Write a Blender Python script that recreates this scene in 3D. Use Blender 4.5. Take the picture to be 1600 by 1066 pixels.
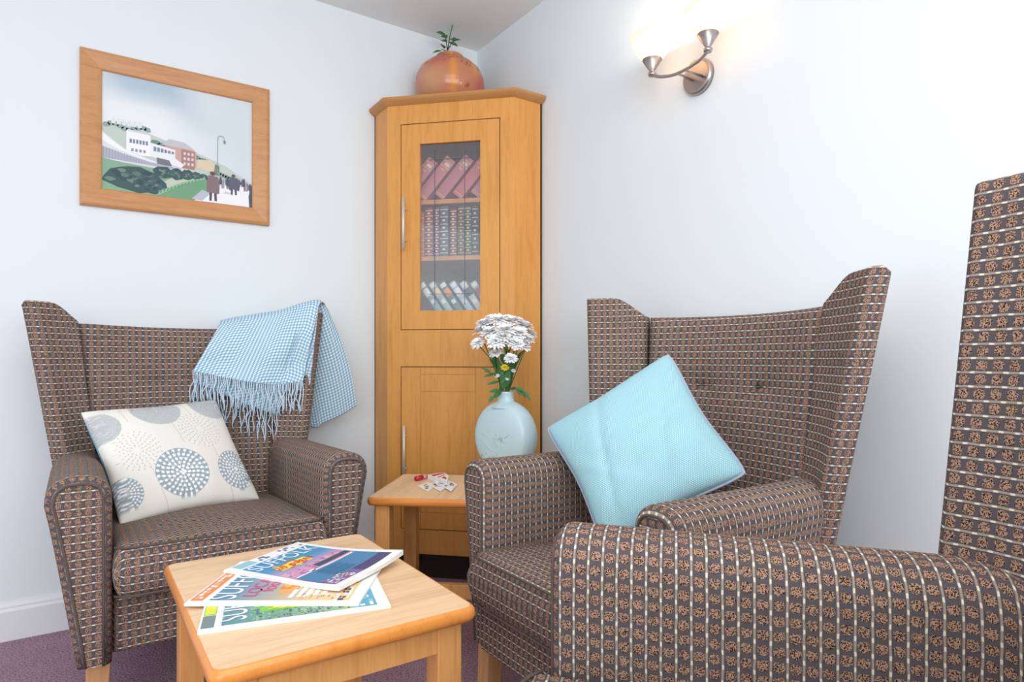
import bpy, bmesh, math, random
from mathutils import Vector, Matrix, Quaternion
random.seed(7)
SC = bpy.context.scene
for o in list(bpy.data.objects): bpy.data.objects.remove(o)
COL = SC.collection
PI = math.pi
V = Vector

# ------------------------------------------------------------------ camera
FPX = 991.0; YH = 560.0; CH = 0.916
YAW = math.radians(34.35)
FW = V((math.sin(YAW), math.cos(YAW), 0)); RT = V((math.cos(YAW), -math.sin(YAW), 0)); UP = V((0, 0, 1))
CAM = V((-1.593, -2.630, CH))
cd = bpy.data.cameras.new('camera'); co = bpy.data.objects.new('camera', cd); COL.objects.link(co)
co.location = CAM; co.rotation_euler = (PI/2, 0, -YAW)
cd.sensor_width = 36; cd.lens = FPX*36/1600; cd.shift_y = (YH-533)/1600; cd.clip_start = 0.02
SC.camera = co

# measuring helpers: turn a photo measurement into a point on a known plane of the room
def ray(u, v): return FW + RT*((u-800)/FPX) - UP*((v-YH)/FPX)
def on_plane(u, v, p, n):
    r = ray(u, v); return CAM + r*((p-CAM).dot(n)/r.dot(n))
def onz(u, v, z): return on_plane(u, v, V((0, 0, z)), V((0, 0, 1)))
def onx(u, v, x): return on_plane(u, v, V((x, 0, 0)), V((1, 0, 0)))
def ony(u, v, y): return on_plane(u, v, V((0, y, 0)), V((0, 1, 0)))
def atd(u, v, d): return CAM + ray(u, v)*d

# ------------------------------------------------------------------ world, lights, exposure
SC.view_settings.view_transform = 'Standard'; SC.view_settings.look = 'None'
SC.view_settings.gamma = 1; SC.view_settings.use_curve_mapping = False
SC.view_settings.exposure = 0.08
w = bpy.data.worlds.new('world'); SC.world = w; w.use_nodes = True
bg = w.node_tree.nodes['Background']; bg.inputs[0].default_value = (0.86, 0.93, 1.0, 1); bg.inputs[1].default_value = 1.08

def area(name, loc, target, sx, sy, power, col):
    l = bpy.data.lights.new(name, 'AREA'); l.shape = 'RECTANGLE'; l.size = sx; l.size_y = sy; l.energy = power; l.color = col
    o = bpy.data.objects.new(name, l); COL.objects.link(o); o.location = loc
    o.rotation_euler = (V(target)-V(loc)).to_track_quat('-Z', 'Y').to_euler(); return o
area('rear_fill_light', (-3.0, -4.3, 1.55), (-0.5, -0.7, 1.0), 1.7, 1.5, 36, (0.93, 0.97, 1.0))  # added soft fill from behind the camera; no window known there
area('overhead_fill_light', (-1.5, -2.6, 2.36), (-1.5, -2.6, 0), 1.4, 1.4, 19, (1.0, 0.97, 0.93))  # overhead fill added to lift the walls like flash bounce; no fitting
area('side_fill_light', (-1.2, -4.7, 1.6), (-0.9, -0.9, 0.8), 1.8, 1.4, 34, (0.95, 0.98, 1.0))  # second added fill, brightens the right wall; not a real window

# ------------------------------------------------------------------ materials
def s2l(c): return c/12.92 if c <= .04045 else ((c+.055)/1.055)**2.4
def rgb(r, g, b): return (s2l(r/255), s2l(g/255), s2l(b/255), 1)
class NT:
    def __init__(s, name, rough=.6, metal=0, spec=.5):
        s.m = bpy.data.materials.new(name); s.m.use_nodes = True; s.t = s.m.node_tree
        s.b = s.t.nodes['Principled BSDF']; s.b.inputs['Roughness'].default_value = rough
        s.b.inputs['Metallic'].default_value = metal; s.b.inputs['Specular IOR Level'].default_value = spec
    def n(s, typ, **kw):
        nd = s.t.nodes.new(typ)
        for k, v in kw.items():
            if hasattr(nd, k): setattr(nd, k, v)
            else: nd.inputs[k.replace('_', ' ')].default_value = v
        return nd
    def l(s, a, b): s.t.links.new(a, b)
    def val(s, inp, x):
        if isinstance(x, (int, float, tuple, list)): inp.default_value = x
        else: s.l(x, inp)
    def math(s, op, a, b=0.0, c=None):
        nd = s.n('ShaderNodeMath', operation=op); s.val(nd.inputs[0], a); s.val(nd.inputs[1], b)
        if c is not None: s.val(nd.inputs[2], c)
        return nd.outputs[0]
    def mix(s, f, a, b):
        nd = s.n('ShaderNodeMix', data_type='RGBA'); s.val(nd.inputs[0], f); s.val(nd.inputs[6], a); s.val(nd.inputs[7], b)
        return nd.outputs[2]
    def band(s, x, lo, hi, soft):   # 1 inside lo..hi
        a = s.n('ShaderNodeMapRange', interpolation_type='SMOOTHSTEP'); s.val(a.inputs[0], x)
        a.inputs[1].default_value = lo-soft; a.inputs[2].default_value = lo+soft
        b = s.n('ShaderNodeMapRange', interpolation_type='SMOOTHSTEP'); s.val(b.inputs[0], x)
        b.inputs[1].default_value = hi-soft; b.inputs[2].default_value = hi+soft; b.inputs[3].default_value = 1; b.inputs[4].default_value = 0
        return s.math('MULTIPLY', a.outputs[0], b.outputs[0])
    def bump(s, h, strength, dist):
        nd = s.n('ShaderNodeBump'); nd.inputs['Strength'].default_value = strength; nd.inputs['Distance'].default_value = dist
        s.l(h, nd.inputs['Height']); s.l(nd.outputs[0], s.b.inputs['Normal'])
    def color(s, c): s.val(s.b.inputs['Base Color'], c)

def plain(name, col, rough=.6, metal=0, noise=0, nscale=40, spec=.5, bump=0):
    t = NT(name, rough, metal, spec)
    if noise or bump:
        tc = t.n('ShaderNodeTexCoord'); nz = t.n('ShaderNodeTexNoise', Scale=nscale, Detail=4.0); t.l(tc.outputs['Object'], nz.inputs['Vector'])
        if noise:
            d = tuple(max(0, c*(1-noise)) for c in col[:3])+(1,); e = tuple(min(1, c*(1+noise)) for c in col[:3])+(1,)
            t.color(t.mix(nz.outputs[0], d, e))
        else: t.color(col)
        if bump: t.bump(nz.outputs[0], bump, .002)
    else: t.color(col)
    return t.m

def wood(name, c1, c2, axis='Z', rough=.38, scale=1.0, spec=.5):
    t = NT(name, rough, 0, spec); tc = t.n('ShaderNodeTexCoord'); mp = t.n('ShaderNodeMapping')
    s = {'X': (1.2, 14, 14), 'Y': (14, 1.2, 14), 'Z': (14, 14, 1.2)}[axis]
    mp.inputs['Scale'].default_value = tuple(k*scale for k in s); t.l(tc.outputs['Object'], mp.inputs['Vector'])
    nz = t.n('ShaderNodeTexNoise', Scale=2.2, Detail=5.0, Roughness=.6, Distortion=.8); t.l(mp.outputs[0], nz.inputs['Vector'])
    n2 = t.n('ShaderNodeTexNoise', Scale=14.0, Detail=3.0); t.l(mp.outputs[0], n2.inputs['Vector'])
    f = t.band(nz.outputs[0], .38, 1.5, .22)
    f2 = t.math('MULTIPLY', t.band(n2.outputs[0], .55, 2, .12), .25)
    t.color(t.mix(t.math('SUBTRACT', f, f2), c1, c2)); return t.m

def fabric(name, k=1.0):
    P = .0192; Q = .0192
    t = NT(name, .95, 0, .12); uv = t.n('ShaderNodeUVMap'); sp = t.n('ShaderNodeSeparateXYZ'); t.l(uv.outputs[0], sp.inputs[0])
    tc = t.n('ShaderNodeTexCoord')
    fine = t.n('ShaderNodeTexNoise', Scale=900.0, Detail=2.0); t.l(tc.outputs['Object'], fine.inputs['Vector'])
    wob = t.n('ShaderNodeTexNoise', Scale=55.0, Detail=2.0); t.l(tc.outputs['Object'], wob.inputs['Vector'])
    wb = t.math('MULTIPLY', t.math('SUBTRACT', wob.outputs[0], .5), .0022)
    u = t.math('FRACT', t.math('DIVIDE', t.math('ADD', sp.outputs[0], wb), Q)); v = t.math('FRACT', t.math('DIVIDE', t.math('ADD', sp.outputs[1], wb), P))
    line = t.band(v, .055, .225, .03)
    dash = t.math('MULTIPLY', t.band(v, .075, .205, .03), t.band(u, .04, .34, .04))
    rim = t.math('MULTIPLY', line, t.math('SUBTRACT', 1.0, t.band(v, .115, .175, .03)))
    # boucle blob
    du = t.math('DIVIDE', t.math('SUBTRACT', u, .69), .40); dv = t.math('DIVIDE', t.math('SUBTRACT', v, .645), .39)
    r2 = t.math('ADD', t.math('MULTIPLY', du, du), t.math('MULTIPLY', dv, dv))
    bl = t.n('ShaderNodeTexNoise', Scale=300.0, Detail=3.0, Roughness=.7); t.l(tc.outputs['Object'], bl.inputs['Vector'])
    r2 = t.math('ADD', r2, t.math('MULTIPLY', t.math('SUBTRACT', bl.outputs[0], .5), 1.9))
    blob = t.band(r2, -5, .95, .12)
    vor = t.n('ShaderNodeTexNoise', Scale=620.0, Detail=1.0); t.l(tc.outputs['Object'], vor.inputs['Vector'])
    vf = t.band(vor.outputs[0], .46, 2, .06)
    blobc = t.mix(t.math('MULTIPLY', vf, .92), rgb(46*k, 36*k, 33*k), rgb(186*k, 150*k, 128*k))
    ground = t.mix(fine.outputs[0], rgb(66*k, 62*k, 66*k), rgb(108*k, 103*k, 107*k))
    c = t.mix(blob, ground, blobc)
    c = t.mix(line, c, t.mix(fine.outputs[0], rgb(144*k, 132*k, 120*k), rgb(184*k, 171*k, 156*k)))
    c = t.mix(t.math('MULTIPLY', rim, .15), c, rgb(90, 80, 76))
    c = t.mix(dash, c, rgb(236, 224, 202))
    t.color(c)
    h = t.math('ADD', t.math('ADD', t.math('MULTIPLY', blob, t.math('ADD', t.math('MULTIPLY', vf, .6), .3)), t.math('MULTIPLY', line, .55)), t.math('MULTIPLY', fine.outputs[0], .2))
    t.bump(h, .8, .0018)
    return t.m

M = {}
M['wall'] = plain('wall_paint', rgb(231, 238, 241), .85, noise=.012, nscale=3, spec=.2)
M['ceil'] = plain('ceiling_paint', rgb(236, 238, 237), .9, spec=.15)
M['skirt'] = plain('gloss_white_paint', rgb(232, 234, 237), .35)
M['beech'] = wood('beech_veneer', rgb(204, 138, 66), rgb(224, 160, 84), 'Z', .42, 1.0, .35)
M['beech_h'] = wood('beech_veneer_horizontal', rgb(204, 138, 66), rgb(224, 160, 84), 'X', .42)
M['crown'] = wood('beech_moulding', rgb(176, 122, 66), rgb(192, 138, 80), 'X', .4)
M['tabletop'] = wood('pale_beech_laminate', rgb(214, 172, 128), rgb(240, 205, 164), 'Y', .42, .9)
M['tableedge'] = wood('honey_varnished_beech', rgb(216, 132, 54), rgb(232, 152, 72), 'X', .28)
M['tableleg'] = wood('honey_beech_leg', rgb(206, 142, 78), rgb(228, 168, 100), 'Z', .35)
M['frame'] = wood('oak_frame', rgb(186, 128, 80), rgb(206, 150, 98), 'X', .45, 1.6)
M['legwood'] = wood('chair_leg_beech', rgb(190, 138, 92), rgb(214, 164, 112), 'Z', .4)
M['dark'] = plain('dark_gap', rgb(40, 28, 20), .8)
M['steel'] = plain('brushed_nickel', rgb(176, 168, 164), .32, 1.0, noise=.06, nscale=120)
M['steelhandle'] = plain('satin_steel_handle', rgb(222, 216, 208), .5, .45)
M['fabric'] = fabric('woven_upholstery')
M['piping'] = plain('dark_piping', rgb(98, 86, 80), .95, noise=.5, nscale=300, spec=.1)
M['inside'] = wood('cabinet_interior', rgb(150, 112, 74), rgb(170, 130, 90), 'Z', .5)
M['white'] = plain('white_card', rgb(244, 244, 242), .5)
M['paper'] = plain('page_edges', rgb(238, 236, 230), .7, noise=.05, nscale=300)
M['stem'] = plain('green_stem', rgb(62, 112, 52), .55, noise=.25, nscale=60)
M['leaf'] = plain('green_leaf', rgb(62, 112, 56), .5, noise=.3, nscale=50)
M['petal'] = plain('white_petal', rgb(250, 250, 250), .6)
M['ypetal'] = plain('yellow_petal', rgb(248, 226, 60), .6)
M['ycentre'] = plain('pale_green_centre', rgb(222, 226, 150), .7)
M['vase'] = plain('pale_blue_glaze', rgb(196, 222, 228), .22, noise=.02, nscale=8)
M['aquapipe'] = plain('lilac_piping', rgb(176, 180, 204), .8)
M['lead'] = plain('lead_strip', rgb(112, 112, 122), .4, .5)
def carpet():
    t = NT('purple_carpet', .98, 0, .1); tc = t.n('ShaderNodeTexCoord')
    a = t.n('ShaderNodeTexNoise', Scale=170.0, Detail=3.0); t.l(tc.outputs['Object'], a.inputs['Vector'])
    b = t.n('ShaderNodeTexNoise', Scale=14.0, Detail=3.0); t.l(tc.outputs['Object'], b.inputs['Vector'])
    f = t.math('ADD', t.math('MULTIPLY', t.band(a.outputs[0], .45, 2, .18), .7), t.math('MULTIPLY', b.outputs[0], .3))
    t.color(t.mix(f, rgb(104, 72, 90), rgb(196, 164, 178))); t.bump(a.outputs[0], .8, .004); return t.m
M['carpet'] = carpet()
def colattr(name, rough=.5, spec=.5):
    t = NT(name, rough, 0, spec); a = t.n('ShaderNodeVertexColor', layer_name='Col'); t.l(a.outputs[0], t.b.inputs['Base Color']); return t.m
M['print'] = colattr('printed_gloss', .38)
M['artprint'] = colattr('painting_print', .5, .3)
M['cushprint'] = colattr('printed_cotton', .9, .1)
M['leather'] = colattr('book_cloth', .5)
M['glaze'] = colattr('pottery_glaze', .16)
def glass():
    t = NT('cabinet_glass', .03, 0, .5); t.b.inputs['Transmission Weight'].default_value = 1; t.b.inputs['IOR'].default_value = 1.05
    t.color((.93, .95, .97, 1))
    g = t.n('ShaderNodeBsdfGlossy', Roughness=.04); tr = t.n('ShaderNodeBsdfTransparent'); mx = t.n('ShaderNodeMixShader'); mx.inputs[0].default_value = .16
    t.l(tr.outputs[0], mx.inputs[1]); t.l(g.outputs[0], mx.inputs[2]); t.l(mx.outputs[0], t.t.nodes['Material Output'].inputs[0]); return t.m
M['glass'] = glass()
def shade():
    t = NT('opal_glass', .25); t.color(rgb(250, 240, 226)); t.b.inputs['Transmission Weight'].default_value = 0
    t.b.inputs['Emission Color'].default_value = (1.0, .86, .68, 1); t.b.inputs['Emission Strength'].default_value = .12
    d = t.n('ShaderNodeBsdfTranslucent'); d.inputs[0].default_value = (1.0, .80, .58, 1)
    mx = t.n('ShaderNodeMixShader'); mx.inputs[0].default_value = .4
    t.l(t.b.outputs[0], mx.inputs[1]); t.l(d.outputs[0], mx.inputs[2]); t.l(mx.outputs[0], t.t.nodes['Material Output'].inputs[0]); return t.m
M['opal'] = shade()
def bulbm():
    t = NT('lit_bulb', .3); t.b.inputs['Emission Color'].default_value = (1, .9, .75, 1); t.b.inputs['Emission Strength'].default_value = 30; return t.m
M['bulb'] = bulbm()
def throwm():
    t = NT('blue_check_weave', .95, 0, .1); uv = t.n('ShaderNodeUVMap'); sp = t.n('ShaderNodeSeparateXYZ'); t.l(uv.outputs[0], sp.inputs[0])
    P = .0115
    a = t.band(t.math('FRACT', t.math('DIVIDE', sp.outputs[0], P)), .25, .75, .08); b = t.band(t.math('FRACT', t.math('DIVIDE', sp.outputs[1], P)), .25, .75, .08)
    c = t.mix(a, rgb(122, 170, 200), rgb(172, 204, 222)); c2 = t.mix(a, rgb(168, 202, 221), rgb(246, 250, 252)); t.color(t.mix(b, c, c2))
    t.bump(t.math('ADD', a, b), .3, .001); return t.m
M['throw'] = throwm()
M['fringe'] = plain('pale_blue_yarn', rgb(204, 222, 236), .95, noise=.12, nscale=150)
def aquam():
    t = NT('aqua_waffle_weave', .9, 0, .15); uv = t.n('ShaderNodeUVMap'); sp = t.n('ShaderNodeSeparateXYZ'); t.l(uv.outputs[0], sp.inputs[0])
    P = .0052
    y = t.math('DIVIDE', sp.outputs[1], P*.8); off = t.math('MULTIPLY', t.math('FLOOR', y), .5)
    a = t.band(t.math('FRACT', t.math('ADD', t.math('DIVIDE', sp.outputs[0], P), off)), .28, .85, .1); b = t.band(t.math('FRACT', y), .25, .85, .1)
    d = t.math('MULTIPLY', a, b); t.color(t.mix(d, rgb(146, 200, 212), rgb(198, 229, 235)))
    t.bump(d, .5, .0012); return t.m
M['aqua'] = aquam()

# ------------------------------------------------------------------ object helpers
def link(name, me, mat, parent=None, smooth=True):
    o = bpy.data.objects.new(name, me); COL.objects.link(o)
    if mat is not None:
        for m_ in (mat if isinstance(mat, (list, tuple)) else [mat]): me.materials.append(m_)
    if parent is not None: o.parent = parent
    for p in me.polygons: p.use_smooth = smooth
    return o
def obj(name, bm, mat, parent=None, smooth=False, bevel=0, seg=2):
    me = bpy.data.meshes.new(name); bmesh.ops.recalc_face_normals(bm, faces=bm.faces); bm.to_mesh(me); bm.free()
    o = link(name, me, mat, parent, smooth)
    if bevel:
        b = o.modifiers.new('bevel', 'BEVEL'); b.width = bevel; b.segments = seg; b.limit_method = 'ANGLE'; b.angle_limit = .6
        for p in me.polygons: p.use_smooth = True
        o.modifiers.new('wn', 'WEIGHTED_NORMAL').keep_sharp = True
    return o
def tag(o, label, cat, group=None, kind=None):
    o['label'] = label; o['category'] = cat
    if group: o['group'] = group
    if kind: o['kind'] = kind
    return o
def thing(name, label, cat, loc=(0, 0, 0), rz=0, group=None):
    o = bpy.data.objects.new(name, None); COL.objects.link(o); o.location = loc; o.rotation_euler = (0, 0, rz)
    o.empty_display_size = .05; return tag(o, label, cat, group)
def box(bm, c, s, rz=0, mi=0, rot=None):
    r = bmesh.ops.create_cube(bm, size=1)
    mt = Matrix.Translation(V(c)) @ (rot.to_4x4() if rot is not None else Matrix.Rotation(rz, 4, 'Z')) @ Matrix.Diagonal((s[0], s[1], s[2], 1))
    bmesh.ops.transform(bm, matrix=mt, verts=r['verts'])
    for v in r['verts']:
        for f in v.link_faces: f.material_index = mi
    return r['verts']
def B(c, s, rz=0):
    bm = bmesh.new(); box(bm, c, s, rz); return bm
def prism(bm, pts, z0, z1, mi=0):
    a = [bm.verts.new((p[0], p[1], z0)) for p in pts]; b = [bm.verts.new((p[0], p[1], z1)) for p in pts]; n = len(pts)
    fs = [bm.faces.new(a[::-1]), bm.faces.new(b)]
    for i in range(n): fs.append(bm.faces.new((a[i], a[(i+1) % n], b[(i+1) % n], b[i])))
    for f in fs: f.material_index = mi
def tube(bm, pts, r, n=8, mi=0, cap=True):
    pts = [V(p) for p in pts]; rr = r if isinstance(r, (list, tuple)) else [r]*len(pts)
    rings = []; t0 = (pts[1]-pts[0]).normalized(); a = t0.orthogonal().normalized()
    for i, p in enumerate(pts):
        t = (pts[min(i+1, len(pts)-1)]-pts[max(i-1, 0)]).normalized()
        a = (a - t*a.dot(t)); a = a.normalized() if a.length > 1e-6 else t.orthogonal().normalized(); b = t.cross(a)
        rings.append([bm.verts.new(p+(a*math.cos(2*PI*k/n)+b*math.sin(2*PI*k/n))*rr[i]) for k in range(n)])
    fs = []
    for i in range(len(rings)-1):
        for k in range(n): fs.append(bm.faces.new((rings[i][k], rings[i][(k+1) % n], rings[i+1][(k+1) % n], rings[i+1][k])))
    if cap: fs.append(bm.faces.new(rings[0][::-1])); fs.append(bm.faces.new(rings[-1]))
    for f in fs: f.material_index = mi; f.smooth = True
def T(pts, r, n=8):
    bm = bmesh.new(); tube(bm, pts, r, n); return bm
def lathe(bm, prof, n=32, c=(0, 0, 0), sx=1, sy=1, cap=False):
    rings = []
    for r, z in prof:
        rings.append([bm.verts.new((c[0]+r*sx*math.cos(2*PI*k/n), c[1]+r*sy*math.sin(2*PI*k/n), c[2]+z)) for k in range(n)])
    for i in range(len(rings)-1):
        for k in range(n): bm.faces.new((rings[i][k], rings[i][(k+1) % n], rings[i+1][(k+1) % n], rings[i+1][k]))
    if cap: bm.faces.new(rings[0][::-1]); bm.faces.new(rings[-1])
def catmull(P, t):
    n = len(P)-1; x = min(max(t, 0), 1)*n; i = min(int(x), n-1); f = x-i
    p0 = P[max(i-1, 0)]; p1 = P[i]; p2 = P[i+1]; p3 = P[min(i+2, n)]
    return .5*((2*p1)+(p2-p0)*f+(2*p0-5*p1+4*p2-p3)*f*f+(3*p1-p0-3*p2+p3)*f**3)
def lerp(a, b, t): return a+(b-a)*t
def sst(a, b, x):
    t = min(max((x-a)/(b-a), 0), 1); return t*t*(3-2*t)

def pad(name, mid, nu, nv, T_, rnd, mat, parent=None, vbase='mid', colf=None, shape='round', swap=False, uvf=None):
    """upholstered pad: mid(u,v) surface given a thickness with rounded borders; metric UVs"""
    def smp(n, L):
        k = [0, .08, .2, .4, .65, 1.0]; r = min(rnd/L, .45)
        e = [x*r for x in k]; m = [r+(1-2*r)*(i+1)/(n+1) for i in range(n)]
        return e+m+[1-x for x in reversed(e)]
    Lu = (mid(1, .5)-mid(0, .5)).length; Lv = (mid(.5, 1)-mid(.5, 0)).length
    us = smp(nu, Lu); vs = smp(nv, Lv); e = 1e-3
    def edge(d, r):
        if d >= r: return 1.0
        return math.sqrt(max(0, 1-(1-d/r)**2))
    Fr = []; Bk = []
    for u in us:
        fr = []; bk = []
        for v in vs:
            p = mid(u, v); du = mid(min(u+e, 1), v)-mid(max(u-e, 0), v); dv = mid(u, min(v+e, 1))-mid(u, max(v-e, 0))
            n = du.cross(dv).normalized()
            if shape == 'pillow': wv = (max(0, math.sin(PI*u))**.38)*(max(0, math.sin(PI*v))**.38)
            else: wv = edge(min(u, 1-u)*Lu, rnd)*edge(min(v, 1-v)*Lv, rnd)
            t = T_(u, v) if callable(T_) else T_
            fr.append(p+n*(t/2*wv)); bk.append(p-n*(t/2*wv))
        Fr.append(fr); Bk.append(bk)
    bm = bmesh.new(); uvl = bm.loops.layers.uv.new('UVMap'); cl = bm.loops.layers.float_color.new('Col') if colf else None
    N, K = len(us), len(vs)
    def cum(G):
        U = [[0]*K for _ in range(N)]; W = [[0]*K for _ in range(N)]
        for j in range(K):
            s = 0
            for i in range(1, N): s += (G[i][j]-G[i-1][j]).length; U[i][j] = s
            m = U[N//2][j]
            for i in range(N): U[i][j] -= m
        for i in range(N):
            s = 0
            for j in range(1, K): s += (G[i][j]-G[i][j-1]).length; W[i][j] = s
            m = W[i][K//2] if vbase == 'mid' else 0
            for j in range(K): W[i][j] -= m
        return U, W
    uf = cum(Fr); ub = cum(Bk)
    vf = [[bm.verts.new(Fr[i][j]) for j in range(K)] for i in range(N)]
    vb = [[vf[i][j] if (i in (0, N-1) or j in (0, K-1)) else bm.verts.new(Bk[i][j]) for j in range(K)] for i in range(N)]
    for i in range(N-1):
        for j in range(K-1):
            for g, uvs, fl in ((vf, uf, 0), (vb, ub, 1)):
                idx = [(i, j), (i+1, j), (i+1, j+1), (i, j+1)]
                if fl: idx.reverse()
                f = bm.faces.new([g[a][b] for a, b in idx]); f.smooth = True
                for lp, (a, b) in zip(f.loops, idx):
                    x, y = uvs[0][a][b], uvs[1][a][b]
                    if uvf:
                        q = uvf(us[a], vs[b], g[a][b].co); x, y = (x if q[0] is None else q[0]), q[1]
                    lp[uvl].uv = (y, x) if swap else (x, y)
                    if cl: lp[cl] = colf(us[a], vs[b], fl)
    bmesh.ops.recalc_face_normals(bm, faces=bm.faces)
    me = bpy.data.meshes.new(name); bm.to_mesh(me); bm.free()
    return link(name, me, mat, parent, True)

def flat_art(name, polys, mat, parent, frame, thick=.0003, nsub=0):
    """flat print: polys = [(layer, colour or fn(u,v), [(u,v)...])] on frame(u,v,h) -> point"""
    bm = bmesh.new(); cl = bm.loops.layers.float_color.new('Col')
    for lay, col, pts in polys:
        vs = [bm.verts.new(frame(x, y, lay*thick)) for x, y in pts]
        try: f = bm.faces.new(vs)
        except ValueError: continue
        for lp, (x, y) in zip(f.loops, pts): lp[cl] = col(x, y) if callable(col) else col
    me = bpy.data.meshes.new(name); bm.to_mesh(me); bm.free()
    return link(name, me, mat, parent, False)
def text_mesh(name, s, size, mat, parent, mtx, extr=.0004, sx=1.0, align='CENTER'):
    c = bpy.data.curves.new(name, 'FONT'); c.body = s; c.size = size; c.extrude = extr; c.align_x = align; c.align_y = 'CENTER'
    o = bpy.data.objects.new(name, c); COL.objects.link(o)
    dg = bpy.context.evaluated_depsgraph_get(); me = bpy.data.meshes.new_from_object(o.evaluated_get(dg)); bpy.data.objects.remove(o)
    me.transform(mtx @ Matrix.Diagonal((sx, 1, 1, 1))); me.materials.clear(); return link(name, me, mat, parent, False)
def basis(o, x, y, z):
    return Matrix(((x.x, y.x, z.x, o.x), (x.y, y.y, z.y, o.y), (x.z, y.z, z.z, o.z), (0, 0, 0, 1)))
def struct(name, bm, mat, bevel=0):
    o = obj(name, bm, mat, None, False, bevel); o['kind'] = 'structure'; return o

# ------------------------------------------------------------------ the room
RX, RY, HC = 4.4, 5.2, 2.4
struct('floor', B((-RX/2+.05, -RY/2+.05, -.05), (RX+.1, RY+.1, .1)), M['carpet'])
struct('ceiling', B((-RX/2+.05, -RY/2+.05, HC+.05), (RX+.1, RY+.1, .1)), M['ceil'])
struct('wall_left', B((-RX/2, .06, HC/2), (RX, .12, HC)), M['wall'])
struct('wall_right', B((.06, -RY/2+.06, HC/2), (.12, RY+.12, HC)), M['wall'])
def skirting(name, L, alongx):
    prof = [(0, 0), (.016, 0), (.016, .095), (.012, .104), (.012, .110), (.006, .121), (0, .121)]
    bm = bmesh.new()
    a = []; b = []
    for d, z in prof:
        if alongx: a.append(bm.verts.new((-L, -d, z))); b.append(bm.verts.new((-.0001, -d, z)))
        else: a.append(bm.verts.new((-d, -L, z))); b.append(bm.verts.new((-d, -.016, z)))
    n = len(prof)
    for i in range(n): bm.faces.new((a[i], a[(i+1) % n], b[(i+1) % n], b[i]))
    bm.faces.new(a); bm.faces.new(b[::-1]); struct(name, bm, M['skirt'])
skirting('baseboard_left', RX, True); skirting('baseboard_right', RY, False)

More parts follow.
